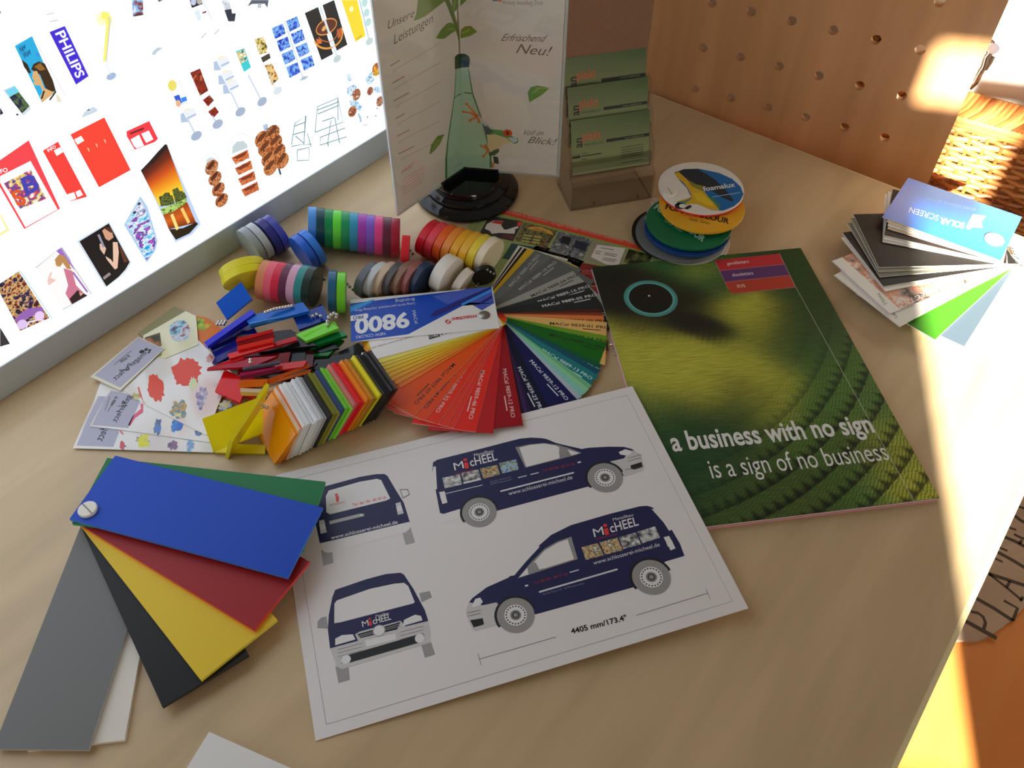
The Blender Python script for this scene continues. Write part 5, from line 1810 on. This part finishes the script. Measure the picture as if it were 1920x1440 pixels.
for i, (nm, c, (cpx, cpy), z, txt) in enumerate(discs):
    cc_ = at(cpx, cpy, z) - pf
    cx, cy = cc_.x, cc_.y
    mb = MB()
    r = DR if i else DR + .4
    mb.lathe([(r - .3, z - dz * .97), (r, z - dz * .8), (r, z - .3), (r - .3, z)], mat(c, 0.4, k=.64, spec=.3), (cx, cy, 0), n=64)
    mb.frame((cx, cy, z), (1, 0, 0), (0, 1, 0), 0.05)
    for s_, a_, b_, h_, col_, bold_ in txt:
        A, B, H = [mb.p2((q_.x, q_.y, z)) for q_ in (at(*p_, z) - pf for p_ in Z(*SF, [a_, b_, h_]))]
        mb.text(s_, A, B, H, mat(col_, .4, k=.64), 1, bold_)
    if i == 0:

        def FP(pts, mb=mb, cx=cx, cy=cy):
            o_ = []
            for px, py in Z(*SF, pts):
                d = at(px, py, zt) - pf
                p = Vector(mb.p2((d.x, d.y, zt)))
                p = Vector((p.x * 1.0, (p.y + 1.5) * 1.18 - 1.0))
                if p.length > DR:
                    p = p.normalized() * DR
                o_.append((p.x, p.y))
            return o_
        q = lambda c_: mat(c_, .4, k=.66, spec=.3)
        mb.poly(FP([(710, 190), (830, 150), (1000, 140), (1250, 180), (1400, 240), (1490, 320), (1515, 400), (1480, 480), (1400, 540), (1250, 580), (1200, 582), (1100, 575), (1000, 470), (880, 440), (840, 350), (760, 270)]), q((24, 92, 150)), 1)
        mb.poly(FP([(710, 190), (830, 150), (1000, 148), (1100, 200), (1200, 260), (1280, 330), (1340, 400), (1390, 470), (1370, 480), (1250, 440), (1100, 350), (900, 320), (800, 300)]), q((34, 44, 52)), 2)
        mb.poly(FP([(715, 200), (760, 180), (830, 240), (900, 290), (1000, 340), (1080, 420), (1180, 500), (1205, 580), (1090, 572), (950, 520), (860, 520), (720, 540), (700, 500), (870, 450), (885, 420), (850, 350), (800, 290), (735, 245)]), q((186, 150, 40)), 3)
        mb.poly(FP([(900, 400), (1000, 400), (1100, 460), (1150, 540), (1050, 520), (950, 480)]), q((206, 176, 40)), 4)
        mb.poly(FP([(850, 260), (960, 310), (1060, 330), (1020, 380), (900, 330)]), q((120, 116, 50)), 4)
        mb.poly(FP([(1060, 420), (1150, 450), (1230, 520), (1210, 580), (1150, 500)]), q((50, 110, 90)), 4)
        mb.poly(FP([(690, 530), (720, 500), (800, 490), (870, 460), (885, 440), (880, 470), (800, 515), (720, 540)]), q((70, 120, 110)), 5)
        mb.ell(FP([(745, 545)])[0], 6, 5, q((40, 40, 40)), 5)
        mb.ell(FP([(770, 545)])[0], 3.6, 3.4, q((216, 212, 204)), 6)
        mb.poly(FP([(780, 570), (860, 530), (880, 550), (820, 580)]), q((26, 26, 28)), 6)
        mb.poly(FP([(830, 585), (900, 558), (1000, 560), (1110, 590), (1040, 612), (900, 605)]), q((206, 200, 190)), 5)
        A, B, H = FP([(1040, 382), (1430, 322), (1030, 335)])
        mb.text('foamalux', A, B, H, q((226, 226, 222)), 6, 0.02)
        A, B = FP([(1140, 440), (1475, 385)])
        mb.line([A, B], 0.9, q((150, 176, 196)), 6)
    d_ = mb.build('disc', t)
    d_['label'] = nm + ' disc'
mb = MB()
mb.lathe([(6.8, zt), (7, zt + .5), (7, zt + 1.6), (6.2, zt + 2.3), (0, zt + 2.4)], mat((196, 190, 176), .4, k=.6), n=32)
mb.prism([(-.5, -5.5), (.5, -5.5), (.5, 5.5), (-.5, 5.5)], zt + 2.3, zt + 2.45, mat((120, 114, 104), k=.46))
mb.build('screw', t, smooth=True)

# ================================================================= fan of window film samples on the sunny side
zs_ = 24.0
ps = at(1864, 450, zs_)
ps.z = 0
t = thing('window_film_fan', 'fan of window film samples with a bright blue cover in the sunlight', 'sample fan', ps)
cl_ = at(1654, 407, zs_) - ps
cr_ = at(1703, 333, zs_) - ps
U_ = Vector((cl_.x - cr_.x, cl_.y - cr_.y, 0))
wid = U_.length
# cover frame: x outwards to the far end, leading (front) edge at +y
vdir = U_.normalized()
xdir = Vector((vdir.y, -vdir.x, 0))
if xdir.dot(cl_) < 0:
    xdir = -xdir
SLX, SLO = cl_.dot(xdir), cl_.dot(vdir)
SLI = SLO - wid
sgn_ = 1 if (xdir.x * vdir.y - xdir.y * vdir.x) > 0 else -1
SB = 13.0
sl = [((1663, 415), (206, 176, 140), None, 0), ((1664, 422), (226, 222, 214), None, 0), ((1664, 428), (196, 170, 140), None, 0), ((1658, 441), (34, 22, 18), None, 2), ((1656, 447), (224, 220, 214), None, 2), ((1655, 453), (214, 208, 200), None, 2),
      ((1648, 501), (22, 19, 17), None, 4), ((1648, 509), (110, 108, 92), None, 4), ((1650, 519), (100, 98, 86), None, 3), ((1656, 537), (22, 19, 17), None, 2), ((1660, 546), (226, 222, 214), None, 2),
      ((1669, 588), (150, 130, 124), 'MARBLE', 10), ((1687, 612), (214, 210, 204), 'COLOURS', 12), ((1694, 598), (20, 26, 30), None, 0), ((1697, 603), (190, 190, 186), None, 0), ((1753, 637), (52, 112, 20), None, 0), ((1808, 650), (66, 80, 92), None, 0),
      ((1840, 655), (226, 226, 190), None, 0), ((1866, 659), (196, 190, 120), None, 0), ((1876, 661), (226, 226, 220), None, 0), ((1886, 664), (226, 226, 222), None, 0), ((1900, 664), (190, 190, 188), None, 0), ((1911, 663), (226, 226, 222), None, 0)]
spz = (zs_ - 1.0) / len(sl)


def px_text(mb, z, s_, a_, b_, h_, c_):
    A, B, H = [mb.p2((q_.x, q_.y, z)) for q_ in (at(*p_, z) - ps for p_ in Z(1600, 300, 3.79, [a_, b_, h_]))]
    mb.text(s_, A, B, H, mat(c_), 2)


for i, ((px, py), c, s, ext) in enumerate(sl):
    z = zs_ - .6 - i * spz
    d = at(px, py, z) - ps
    lx = math.sqrt(max(1.0, d.x * d.x + d.y * d.y - SLO * SLO))
    a = math.atan2(d.y, d.x) - math.atan2(SLO * sgn_, lx)
    ca, sa = math.cos(a), math.sin(a)
    mb = MB()
    ya, yb = SLI * sgn_, SLO * sgn_
    q = [(x * ca - y * sa, x * sa + y * ca) for x, y in ((-SB, ya), (lx, ya), (lx, yb), (-SB, yb))]
    mb.prism(q, z - spz * .9, z, mat(c, 0.6, spec=.25), mat((226, 224, 218), .6))
    if s:
        mb.frame((0, 0, z), (ca, sa, 0), (-sa, ca, 0), 0.04)
        if s == 'MARBLE':
            mb.poly([(0, ya), (lx - 12, ya), (lx - 12, yb - 1), (0, yb - 1)], photo_mat([(60, 44, 40), (150, 128, 120), (186, 120, 90), (210, 200, 196)], 120), 1)
            mb.poly([(lx - 12, ya), (lx, ya), (lx, yb), (lx - 12, yb)], mat((206, 204, 200)), 1)
            px_text(mb, z, 'MARBLE', (168, 955), (222, 1035), (186, 942), (60, 58, 56))
            px_text(mb, z, 'COLLECTION', (640, 862), (290, 1048), (652, 892), (206, 202, 200))
        else:
            px_text(mb, z, 'COLOURS', (205, 1010), (300, 1128), (222, 998), (60, 58, 56))
    mb.build('film_card', t)
mb = MB()


def SP3(x, y):
    p = xdir * x + vdir * y
    return (p.x, p.y)


mb.prism([SP3(-SB, SLI), SP3(SLX, SLI), SP3(SLX, SLO), SP3(-SB, SLO)], zs_ - .5, zs_, mat((26, 104, 204), 0.35), mat((226, 224, 220), .5))
mb.frame((0, 0, zs_), (1, 0, 0), (0, 1, 0), .05)
SS = (1600, 300, 3.79)


def SPX(pts):
    o_ = []
    for px, py in Z(*SS, pts):
        d = at(px, py, zs_) - ps
        o_.append((d.x, d.y))
    return o_


def st(s, a_, b_, h_, c, bold=0.0):
    A, B, H = SPX([a_, b_, h_])
    mb.text(s, A, B, H, mat(c), 2, bold)


st('SOLAR', (795, 448), (622, 408), (783, 490), (226, 232, 236), 0.03)
st('SCREEN', (612, 395), (405, 335), (600, 434), (226, 232, 236))
st('SMART INTERIOR DESIGN', (868, 345), (536, 268), (864, 364), (150, 196, 236))
mb.poly(SPX([(800, 480), (850, 385), (945, 398), (910, 440), (920, 485), (850, 478), (820, 498)]), mat((226, 232, 236)), 2)
mb.build('cover_card', t)
mb = MB()
mb.lathe([(9, zs_), (9.2, zs_ + .6), (8.6, zs_ + 1.6), (0, zs_ + 1.8)], mat((226, 222, 214), .4), n=32)
mb.build('screw', t, smooth=True)
mb = MB()
for i in range(9):
    p = at(1893 + 2.4 * i + 2 * math.sin(i), 462 + 4.5 * i - (i % 3), 5) - ps
    mb.ball((p.x, p.y, 3.0 + (i % 2)), 1.9, STEEL)
mb.build('ball_chain', t, smooth=True)
# ================================================================= ball chain of round acrylic discs
CR, CT = 18.6, 7.4
rc = random.Random(11)
base = at(640, 500, 0)
t = thing('disc_sample_chain', 'loop of thick round plastic colour discs threaded on a ball chain', 'sample chain', base)
path = []


def disc(px, py, c, img, facing=0.0, th=7.3, r=CR, rough=0.3, lift=0.0):
    """img: direction of the disc's axis across the view; facing: how far that end of the axis turns to the front"""
    rz = ray(px, py).normalized()
    rx = (CAM_X - rz * CAM_X.dot(rz)).normalized()
    ry = rz.cross(rx)
    k = math.sqrt(1 - facing * facing) / math.hypot(*img)
    ax = (rx * img[0] * k + ry * img[1] * k - rz * facing).normalized()
    z = r * math.sqrt(max(0.0, 1 - ax.z * ax.z)) + th / 2 * abs(ax.z) + lift
    p = at(px, py, z)
    mb = MB()
    mb.coin(p - base, ax, r, th, mat(c, rough, k=.60, spec=.35), 48)
    return mb.build('disc', t, smooth=True)


# long row by the light box
cols = [(70, 130, 196), (24, 62, 70), (20, 116, 66), (88, 188, 54), (30, 126, 78), (46, 128, 156), (140, 56, 146), (108, 78, 168), (206, 66, 128), (84, 36, 54), (138, 30, 50)]
for i, c in enumerate(cols):
    disc(586 + 15.6 * i, 424 + 2.2 * i, c, (1, .04), 0.02, th=7.9)
disc(760, 478, (184, 34, 44), (1, .07), 0.03)
# grey to blue group
for (x, y), c in (((472, 460), (124, 134, 138)), ((486, 452), (150, 158, 164)), ((503, 444), (42, 44, 106)), ((517, 437), (60, 66, 142)), ((570, 474), (36, 84, 172)), ((584, 465), (48, 112, 196))):
    disc(x, y, c, (.83, -.56), -0.24)
# yellow pair tipped over
disc(455, 506, (226, 222, 60), (.30, .95), 0.36, r=21, lift=3)
disc(459, 520, (206, 202, 40), (.30, .95), 0.36, r=21)
# brown to black group
for i, c in enumerate(((176, 112, 76), (196, 84, 100), (178, 36, 58), (84, 42, 62), (176, 134, 156), (44, 116, 116), (26, 44, 40))):
    disc(499 + 14.4 * i, 526 + 1.8 * i, c, (.976, .217), 0.32)
disc(624, 546, (34, 82, 112), (1, .03), 0.05)
disc(641, 549, (96, 178, 40), (1, .03), 0.05)
# grey to white group behind the blue cover
for i, c in enumerate(((84, 88, 96), (160, 166, 166), (166, 146, 124), (70, 68, 70), (116, 88, 70), (124, 72, 66), (30, 44, 66))):
    disc(692 + 17.0 * i, 526 - .4 * i, c, (.84, .54), 0.45, r=17.6)
disc(833, 512, (216, 214, 206), (.84, .54), 0.36, th=8)
disc(840, 515, (212, 208, 198), (.84, .54), 0.36, th=8)
disc(868, 527, (206, 202, 190), (.80, .60), 0.20, th=8, r=13)
# red to cream group
for i, c in enumerate(((176, 30, 44), (206, 62, 76), (226, 96, 34), (216, 132, 52), (222, 160, 30), (224, 172, 50), (226, 202, 60), (200, 192, 168))):
    disc(806 + 15.8 * i, 447 + 4.6 * i, c, (.84, .54), 0.38, th=8.0)
disc(907, 516, (22, 22, 22), (.2, .6), 0.645, r=11.5, th=5)
mb = MB()
for px, py, z in [(908, 503, 20), (914, 506, 21), (920, 510, 20), (926, 513, 18), (906, 522, 6), (901, 527, 5), (896, 531, 4), (892, 536, 4), (889, 541, 4),
                  (651, 533, 15), (656, 538, 13), (662, 543, 12), (608, 524, 18), (769, 470, 12), (774, 476, 11), (790, 470, 14), (793, 464, 18), (496, 488, 12), (500, 492, 10), (489, 508, 12)]:
    mb.ball(at(px, py, z) - base, 1.5, mat((150, 146, 140), .25, metal=1.0, k=.8))
mb.build('ball_chain', t, smooth=True)

# ================================================================= ball chain of square acrylic tiles
base2 = at(520, 760, 0)
t = thing('tile_sample_chain', 'chain of small acrylic tiles, a coloured pile running into a leaning row', 'sample chain', base2)
ROW0, ROW1 = Vector((2.0, 8.6, 0)), Vector((84.0, 31.0, 0))
ra_ = math.atan2(ROW1.y - ROW0.y, ROW1.x - ROW0.x)
rd = Vector((math.cos(ra_), math.sin(ra_), 0))
bd = Vector((math.cos(rad(105)), math.sin(rad(105)), 0))
tr = 0.55
rowcols = [((240, 150, 8), 0), ((240, 150, 8), 0), ((226, 110, 30), 0), ((232, 196, 170), 0), ((226, 228, 226), 0), ((222, 226, 226), 0), ((220, 224, 224), 0), ((214, 218, 220), 0), ((170, 172, 174), 0), ((160, 162, 164), .3), ((36, 34, 32), 0), ((120, 124, 40), .5), ((140, 140, 60), .5),
           ((44, 58, 96), 0), ((110, 190, 60), .4), ((120, 200, 60), 0), ((190, 110, 110), .5), ((222, 40, 50), 0), ((216, 26, 36), 0), ((232, 140, 30), 0), ((196, 130, 40), .5), ((150, 120, 30), .5), ((206, 196, 30), 0), ((30, 30, 28), 0), ((34, 32, 32), 0), ((26, 26, 26), 0), ((52, 44, 42), .5)]
nr = len(rowcols)
for i, (c, tv) in enumerate(rowcols):
    f = i / (nr - 1)
    o_ = ROW0.lerp(ROW1, f)
    phi = rad(44 - 12 * min(1, f * 6) + 14 * max(0, f - .3) / .7) if i < 3 else rad(31 + 16 * max(0, f - .2))
    ln = 33 + (1.2 if i % 3 else -.6)
    up = rd * math.sin(phi) + Vector((0, 0, 1)) * math.cos(phi)
    p0 = o_ + bd * rc.uniform(-.8, .8) + Vector((0, 0, 0.2 + 2.6 * math.sin(phi)))
    mb = MB()
    mb.plate(p0 - base2, p0 + bd * 50 - base2, p0 + up * ln - base2, 2.6, mat(c, 0.15, trans=min(tv, .25), k=.60, spec=.35))
    mb.build('tile', t)


def px_tile(P, zz, c, th=3.0, tv=0.0, lab=None):
    """tile given by three photo corners (second one is the shared corner) at three heights"""
    a, b, d = [at(p[0], p[1], z) - base2 for p, z in zip(P, zz)]
    if (a - b).cross(d - b).z < 0:
        a, d = d, a
    mb = MB()
    mb.plate(b, a, d, th, mat(c, 0.14, trans=tv, k=.60, spec=.35))
    return mb.build('tile', t)


S3 = (370, 520, 4.0)
T = lambda pts: Z(*S3, pts)
# lower layers of the pile first
px_tile(T([(150, 640), (80, 500), (400, 330)]), (10, 8, 10), (16, 22, 100))
px_tile(T([(470, 560), (280, 440), (700, 390)]), (12, 13, 18), (24, 22, 26))
px_tile(T([(760, 610), (560, 480), (860, 400)]), (8, 12, 14), (14, 30, 22))
px_tile(T([(850, 690), (820, 600), (1190, 570)]), (4, 6, 6), (24, 26, 26))
px_tile(T([(1130, 640), (1060, 560), (1210, 490)]), (3, 4, 4), (60, 70, 70), tv=.5)
for P_, zz_, c_ in (([(280, 640), (300, 430), (760, 420)], (7, 12, 13), (30, 14, 24)), ([(420, 720), (560, 560), (900, 640)], (5, 9, 6), (34, 12, 20)), ([(540, 640), (560, 470), (820, 480)], (8, 13, 13), (16, 26, 24)), ([(110, 640), (250, 380), (480, 420)], (6, 10, 11), (14, 18, 84)),
                    ([(300, 720), (330, 600), (700, 560)], (9, 13, 13), (110, 14, 24)), ([(620, 690), (640, 560), (880, 540)], (7, 10, 10), (70, 16, 22))):
    px_tile(T(P_), zz_, c_)
# blue tiles
px_tile(T([(220, 318), (140, 190), (330, 35)]), (14, 22, 30), (24, 86, 190), tv=.15)
px_tile(T([(48, 488), (405, 240), (432, 268)]), (17, 24, 23), (38, 44, 190))
px_tile(T([(58, 510), (80, 528), (470, 292)]), (12, 11, 18), (46, 50, 196))
px_tile(T([(396, 366), (350, 300), (790, 186)]), (20, 20, 26), (20, 86, 170))
px_tile(T([(400, 374), (396, 350), (782, 262)]), (20, 23, 24), (60, 140, 220))
px_tile(T([(760, 386), (850, 280), (925, 198)]), (16, 16, 17), (14, 44, 120))
px_tile(T([(762, 392), (990, 310), (940, 210)]), (16, 17, 19), (16, 54, 140))
# greens
px_tile(T([(830, 590), (980, 588), (1100, 470)]), (9, 8, 9), (14, 104, 40))
px_tile(T([(850, 520), (820, 480), (1090, 395)]), (15, 15, 16), (18, 110, 56))
px_tile(T([(1080, 460), (1110, 420), (870, 510)]), (12, 13, 13), (12, 80, 40))
px_tile(T([(815, 478), (738, 428), (985, 330)]), (20, 20, 22), (98, 184, 44))
px_tile(T([(1030, 330), (1055, 372), (818, 478)]), (22, 20, 19), (110, 196, 54))
# reds
px_tile(T([(100, 690), (70, 680), (330, 600)]), (14, 15, 19), (196, 26, 32))
px_tile(T([(68, 690), (420, 668), (600, 590)]), (15, 16, 18), (150, 20, 40))
px_tile(T([(240, 610), (225, 575), (560, 480)]), (20, 21, 24), (190, 24, 28))
px_tile(T([(250, 606), (750, 470), (740, 440)]), (19, 21, 22), (160, 22, 34))
px_tile(T([(300, 548), (300, 515), (570, 450)]), (24, 26, 28), (214, 50, 40))
px_tile(T([(292, 485), (290, 462), (566, 388)]), (28, 30, 31), (184, 28, 34))
px_tile(T([(300, 510), (290, 478), (570, 412)]), (25, 27, 28), (150, 24, 36), tv=.3)
px_tile(T([(318, 940), (132, 850), (205, 690)]), (7, 9, 9), (190, 16, 20))
px_tile(T([(430, 905), (330, 880), (330, 690)]), (6, 7, 8), (180, 14, 18))
# dark, plum and orange bars
px_tile(T([(340, 706), (340, 690), (620, 638)]), (18, 20, 21), (56, 60, 74))
px_tile(T([(320, 742), (318, 718), (590, 672)]), (16, 18, 18), (150, 30, 84))
px_tile(T([(326, 770), (320, 742), (620, 680)]), (14, 16, 17), (110, 22, 50), tv=.3)
px_tile(T([(560, 700), (590, 650), (822, 622)]), (15, 16, 17), (176, 40, 40))
px_tile(T([(322, 798), (322, 770), (525, 762)]), (13, 15, 16), (236, 110, 30))
px_tile(T([(525, 790), (525, 762), (842, 650)]), (13, 15, 15), (226, 100, 30))
px_tile(T([(310, 828), (310, 800), (500, 790)]), (11, 13, 14), (240, 120, 24))
px_tile(T([(500, 815), (500, 790), (850, 692)]), (11, 13, 13), (230, 110, 34))
px_tile(T([(322, 860), (322, 830), (500, 838)]), (9, 11, 12), (240, 216, 180))
px_tile(T([(500, 866), (500, 836), (860, 735)]), (9, 11, 10), (236, 200, 150))
px_tile(T([(330, 888), (322, 860), (520, 864)]), (7, 9, 9), (244, 196, 80))
px_tile(T([(510, 890), (515, 862), (650, 800)]), (7, 9, 8), (236, 170, 60))
# yellow tiles at the turn of the chain
px_tile(T([(120, 1312), (35, 1060), (462, 900)]), (3.5, 16, 20), (255, 234, 20))
px_tile(T([(130, 1313), (505, 1322), (510, 1256)]), (3.4, 3.2, 5), (255, 234, 24))
a_, b_ = at(*T([(492, 872)])[0], 36) - base2, at(*T([(205, 1352)])[0], 0.5) - base2
mb = MB()
up = Vector((0, 0, 1))
e_ = at(*T([(240, 1215)])[0], 22) - base2
mb.plate(b_, e_, Vector(a_) - (e_ - b_) * .45, 3.2, mat((255, 238, 40), .14))
mb.build('tile', t)
# chain balls
cb_ = mat((206, 204, 200), .18, metal=1.0, k=.8)
for strand in ([((512 + 22 * i, 262 - 8 * i + (i > 3) * 4 * (i - 3)), 27) for i in range(10)], [((150 + 12 * i, 352 - (18 if i % 2 else 0)), 14) for i in range(6)], [((865 + 30 * i, 290 - 12 * (i == 1)), 20) for i in range(3)],
               [((976, 330), 24), ((985, 300), 26), ((1005, 282), 26), ((1025, 270), 25), ((1046, 280), 24), ((1040, 300), 23), ((975, 355), 23)], [((398, 618), 22), ((398, 638), 21)], [((480, 972), 24), ((500, 965), 24), ((520, 974), 24)], [((1235, 590), 10), ((1242, 575), 11), ((1250, 588), 10)]):
    mb = MB()
    for p, z in strand:
        mb.ball(at(*Z(*S3, [p])[0], z) - base2, 1.75, cb_)
    mb.build('ball_chain', t, smooth=True)

# ================================================================= fan of print media samples by the light box
bs = at(300, 730, 0)
t = thing('print_sample_fan', 'fan of white print media samples with grey labels and colourful splotches', 'sample fan', bs)
S1 = (120, 560, 4.645)


def sheet(pts, z, c, prints=(), lab=None, th=.35, extra=None):
    P = Z(*S1, pts)
    mb = MB()
    q = [at(p[0], p[1], z) - bs for p in P]
    mb.prism([(v.x, v.y) for v in q], z - th, z, c)
    mb.frame((0, 0, z), (1, 0, 0), (0, 1, 0), 0.04)

    def L(pp):
        o_ = []
        for p in Z(*S1, pp):
            d = at(p[0], p[1], z) - bs
            o_.append((d.x, d.y))
        return o_
    for pp, m_, ly in prints:
        mb.poly(L(pp), m_, ly)
    if extra:
        extra(mb, L)
    return mb.build('sample_sheet', t)


def blot(cx, cy, rx, ry, seed, rot=0.0, n=22, rough_=.28):
    rb = random.Random(seed)
    out = []
    for i in range(n):
        a = 2 * math.pi * i / n
        k = 1 + rb.uniform(-rough_, rough_)
        x, y = rx * k * math.cos(a), ry * k * math.sin(a)
        out.append((cx + x * math.cos(rot) - y * math.sin(rot), cy + x * math.sin(rot) + y * math.cos(rot)))
    return out


shw = mat((248, 247, 242), 0.10, k=.45, spec=1.0)
lbl = mat((160, 162, 178), 0.5, k=.7)
ink = mat((34, 34, 44), .5)
gp = lambda cols, s=150: photo_mat(cols, s, k=.55)


def brand(mb, L, a, b, h, n, small=True, dots=None):
    A, B, H = [Vector(v) for v in L([a, b, h])]
    s = 'ImagePerfect'[n:]
    mb.text(s, A, B, H, ink, 4, 0.0)
    d, u = (B - A), (H - A)
    f = max(.02, (5 - n) / 12.0 + .13)
    mb.line([A + d * f + u * .75, A + d * (f + .05) - u * .15, A + d * (f + .2) + u * 1.25], [1.0, 1.5, .4], ink, 5)


sheet([(640, 300), (960, 65), (1310, 232), (1180, 380), (900, 500)], 1.0, mat((132, 128, 92), .5))
sheet([(1150, 150), (1250, 170), (1420, 300), (1250, 420), (1150, 380)], 1.4, mat((226, 120, 30), .35), [([(1155, 160), (1225, 185), (1215, 250), (1160, 260)], gp([(200, 110, 30), (150, 190, 40), (60, 70, 20)]), 1), ([(1165, 270), (1240, 215), (1290, 225), (1230, 275)], gp([(150, 190, 50), (120, 140, 40), (226, 190, 60)]), 2)])
sheet([(320, 720), (255, 900), (190, 1040), (78, 1302), (1310, 1340), (1200, 1020), (900, 760)], 1.8, shw,
      [([(300, 850), (420, 850), (480, 1160), (430, 1290), (108, 1280), (200, 1060)], lbl, 1), (blot(690, 1240, 60, 56, 1, .3), gp([(226, 226, 60), (210, 206, 80), (90, 110, 120)]), 1), (blot(510, 1280, 26, 34, 2), gp([(70, 76, 96), (190, 60, 66), (90, 100, 120)]), 1),
       (blot(950, 1280, 44, 40, 3), gp([(60, 60, 80), (120, 90, 120), (90, 100, 130)]), 1), (blot(1100, 1280, 40, 50, 4), gp([(150, 190, 214), (90, 130, 170), (226, 230, 236)]), 1)],
      extra=lambda mb, L: brand(mb, L, (392, 1120), (330, 1245), (330, 1100), 7))
sheet([(405, 780), (222, 1112), (480, 1140), (1400, 1270), (1240, 1020), (800, 760), (560, 700)], 2.4, shw,
      [([(410, 800), (560, 830), (665, 890), (560, 1128), (245, 1100), (350, 880)], lbl, 1), (blot(815, 1110, 30, 72, 5, .1), gp([(60, 84, 120), (90, 110, 140), (60, 110, 180)]), 1), (blot(985, 1100, 45, 70, 6, .5), gp([(40, 90, 160), (60, 110, 180), (70, 130, 130)]), 1), (blot(1170, 1170, 36, 30, 7), gp([(90, 130, 180), (60, 90, 130), (214, 226, 230)]), 1),
       ([(560, 1100), (600, 1020), (670, 960), (665, 915), (690, 915), (690, 990), (620, 1040), (575, 1110)], mat((206, 90, 120), .3), 1), ([(480, 1145), (500, 1150), (520, 1185), (495, 1170)], mat((206, 90, 110), .3), 1)],
      extra=lambda mb, L: (brand(mb, L, (588, 850), (455, 1080), (545, 830), 3), mb.text('IP 6504', *L([(470, 862), (425, 935), (448, 850)]), ink, 4, .01), mb.line(L([(440, 880), (380, 985)]), .8, mat((110, 110, 120)), 4), mb.line(L([(400, 850), (355, 975)]), .7, mat((120, 120, 130)), 4)))
sheet([(480, 770), (720, 930), (1240, 1190), (1330, 960), (1460, 640), (1230, 420), (1160, 350), (850, 480)], 3.0, shw,
      [(blot(1065, 640, 130, 120, 8, -.5, 30, .16), mat((206, 66, 48), .25), 1), (blot(800, 780, 72, 118, 9, -.2, 28, .16), mat((206, 72, 52), .25), 1), ([(640, 770), (655, 770), (690, 890), (720, 925), (690, 900), (655, 830)], mat((206, 90, 70), .25), 1), (blot(1200, 860, 44, 96, 10, .2), gp([(84, 80, 120), (120, 116, 150), (226, 226, 230)]), 1), (blot(1000, 970, 76, 76, 11, .4), gp([(110, 96, 50), (170, 140, 80), (60, 110, 130), (214, 206, 150)]), 1),
       (blot(1125, 740, 36, 56, 12), gp([(170, 186, 160), (190, 196, 150), (220, 224, 210)]), 2), (blot(1105, 405, 18, 14, 13), mat((200, 110, 90), .25), 1), (blot(1400, 930, 60, 40, 14, -.4), gp([(60, 120, 170), (226, 200, 80), (130, 170, 190)]), 1), (blot(1270, 520, 30, 34, 15), gp([(200, 70, 60), (220, 170, 150), (180, 140, 140)]), 1), (blot(630, 850, 40, 30, 16), gp([(200, 196, 150), (140, 130, 70), (226, 222, 200)]), 1)])
sheet([(690, 320), (1060, 108), (1150, 150), (1170, 400), (880, 520), (700, 480)], 3.5, mat((230, 228, 186), 0.15, k=.5, spec=1.0),
      [(blot(1005, 280, 92, 92, 17, .2, 18, .08), gp([(70, 66, 90), (120, 170, 190), (226, 220, 226), (90, 60, 70)], 120), 1), ([(700, 340), (835, 295), (850, 410), (740, 450)], gp([(40, 30, 20), (70, 56, 34), (150, 96, 50)], 120), 1), ([(800, 480), (855, 470), (850, 500), (810, 510)], gp([(80, 90, 40), (120, 120, 60), (60, 56, 30)]), 1)])
sheet([(230, 680), (645, 332), (875, 436), (490, 800)], 4.2, mat((226, 224, 200), .4), [([(265, 668), (645, 338), (870, 436), (490, 775)], lbl, 1)],
      extra=lambda mb, L: (brand(mb, L, (725, 478), (450, 712), (690, 455), 0), mb.text('IP 6500', *L([(580, 505), (500, 560), (562, 488)]), ink, 4, .01), mb.line(L([(590, 450), (490, 530), (435, 580)]), .8, mat((110, 110, 120)), 4),
                           [mb.ell(L([c])[0], r, r, ink, 4) for c, r in (((677, 462), 2.1), ((716, 444), 1.7), ((748, 450), 1.3), ((740, 468), 1.1))]))
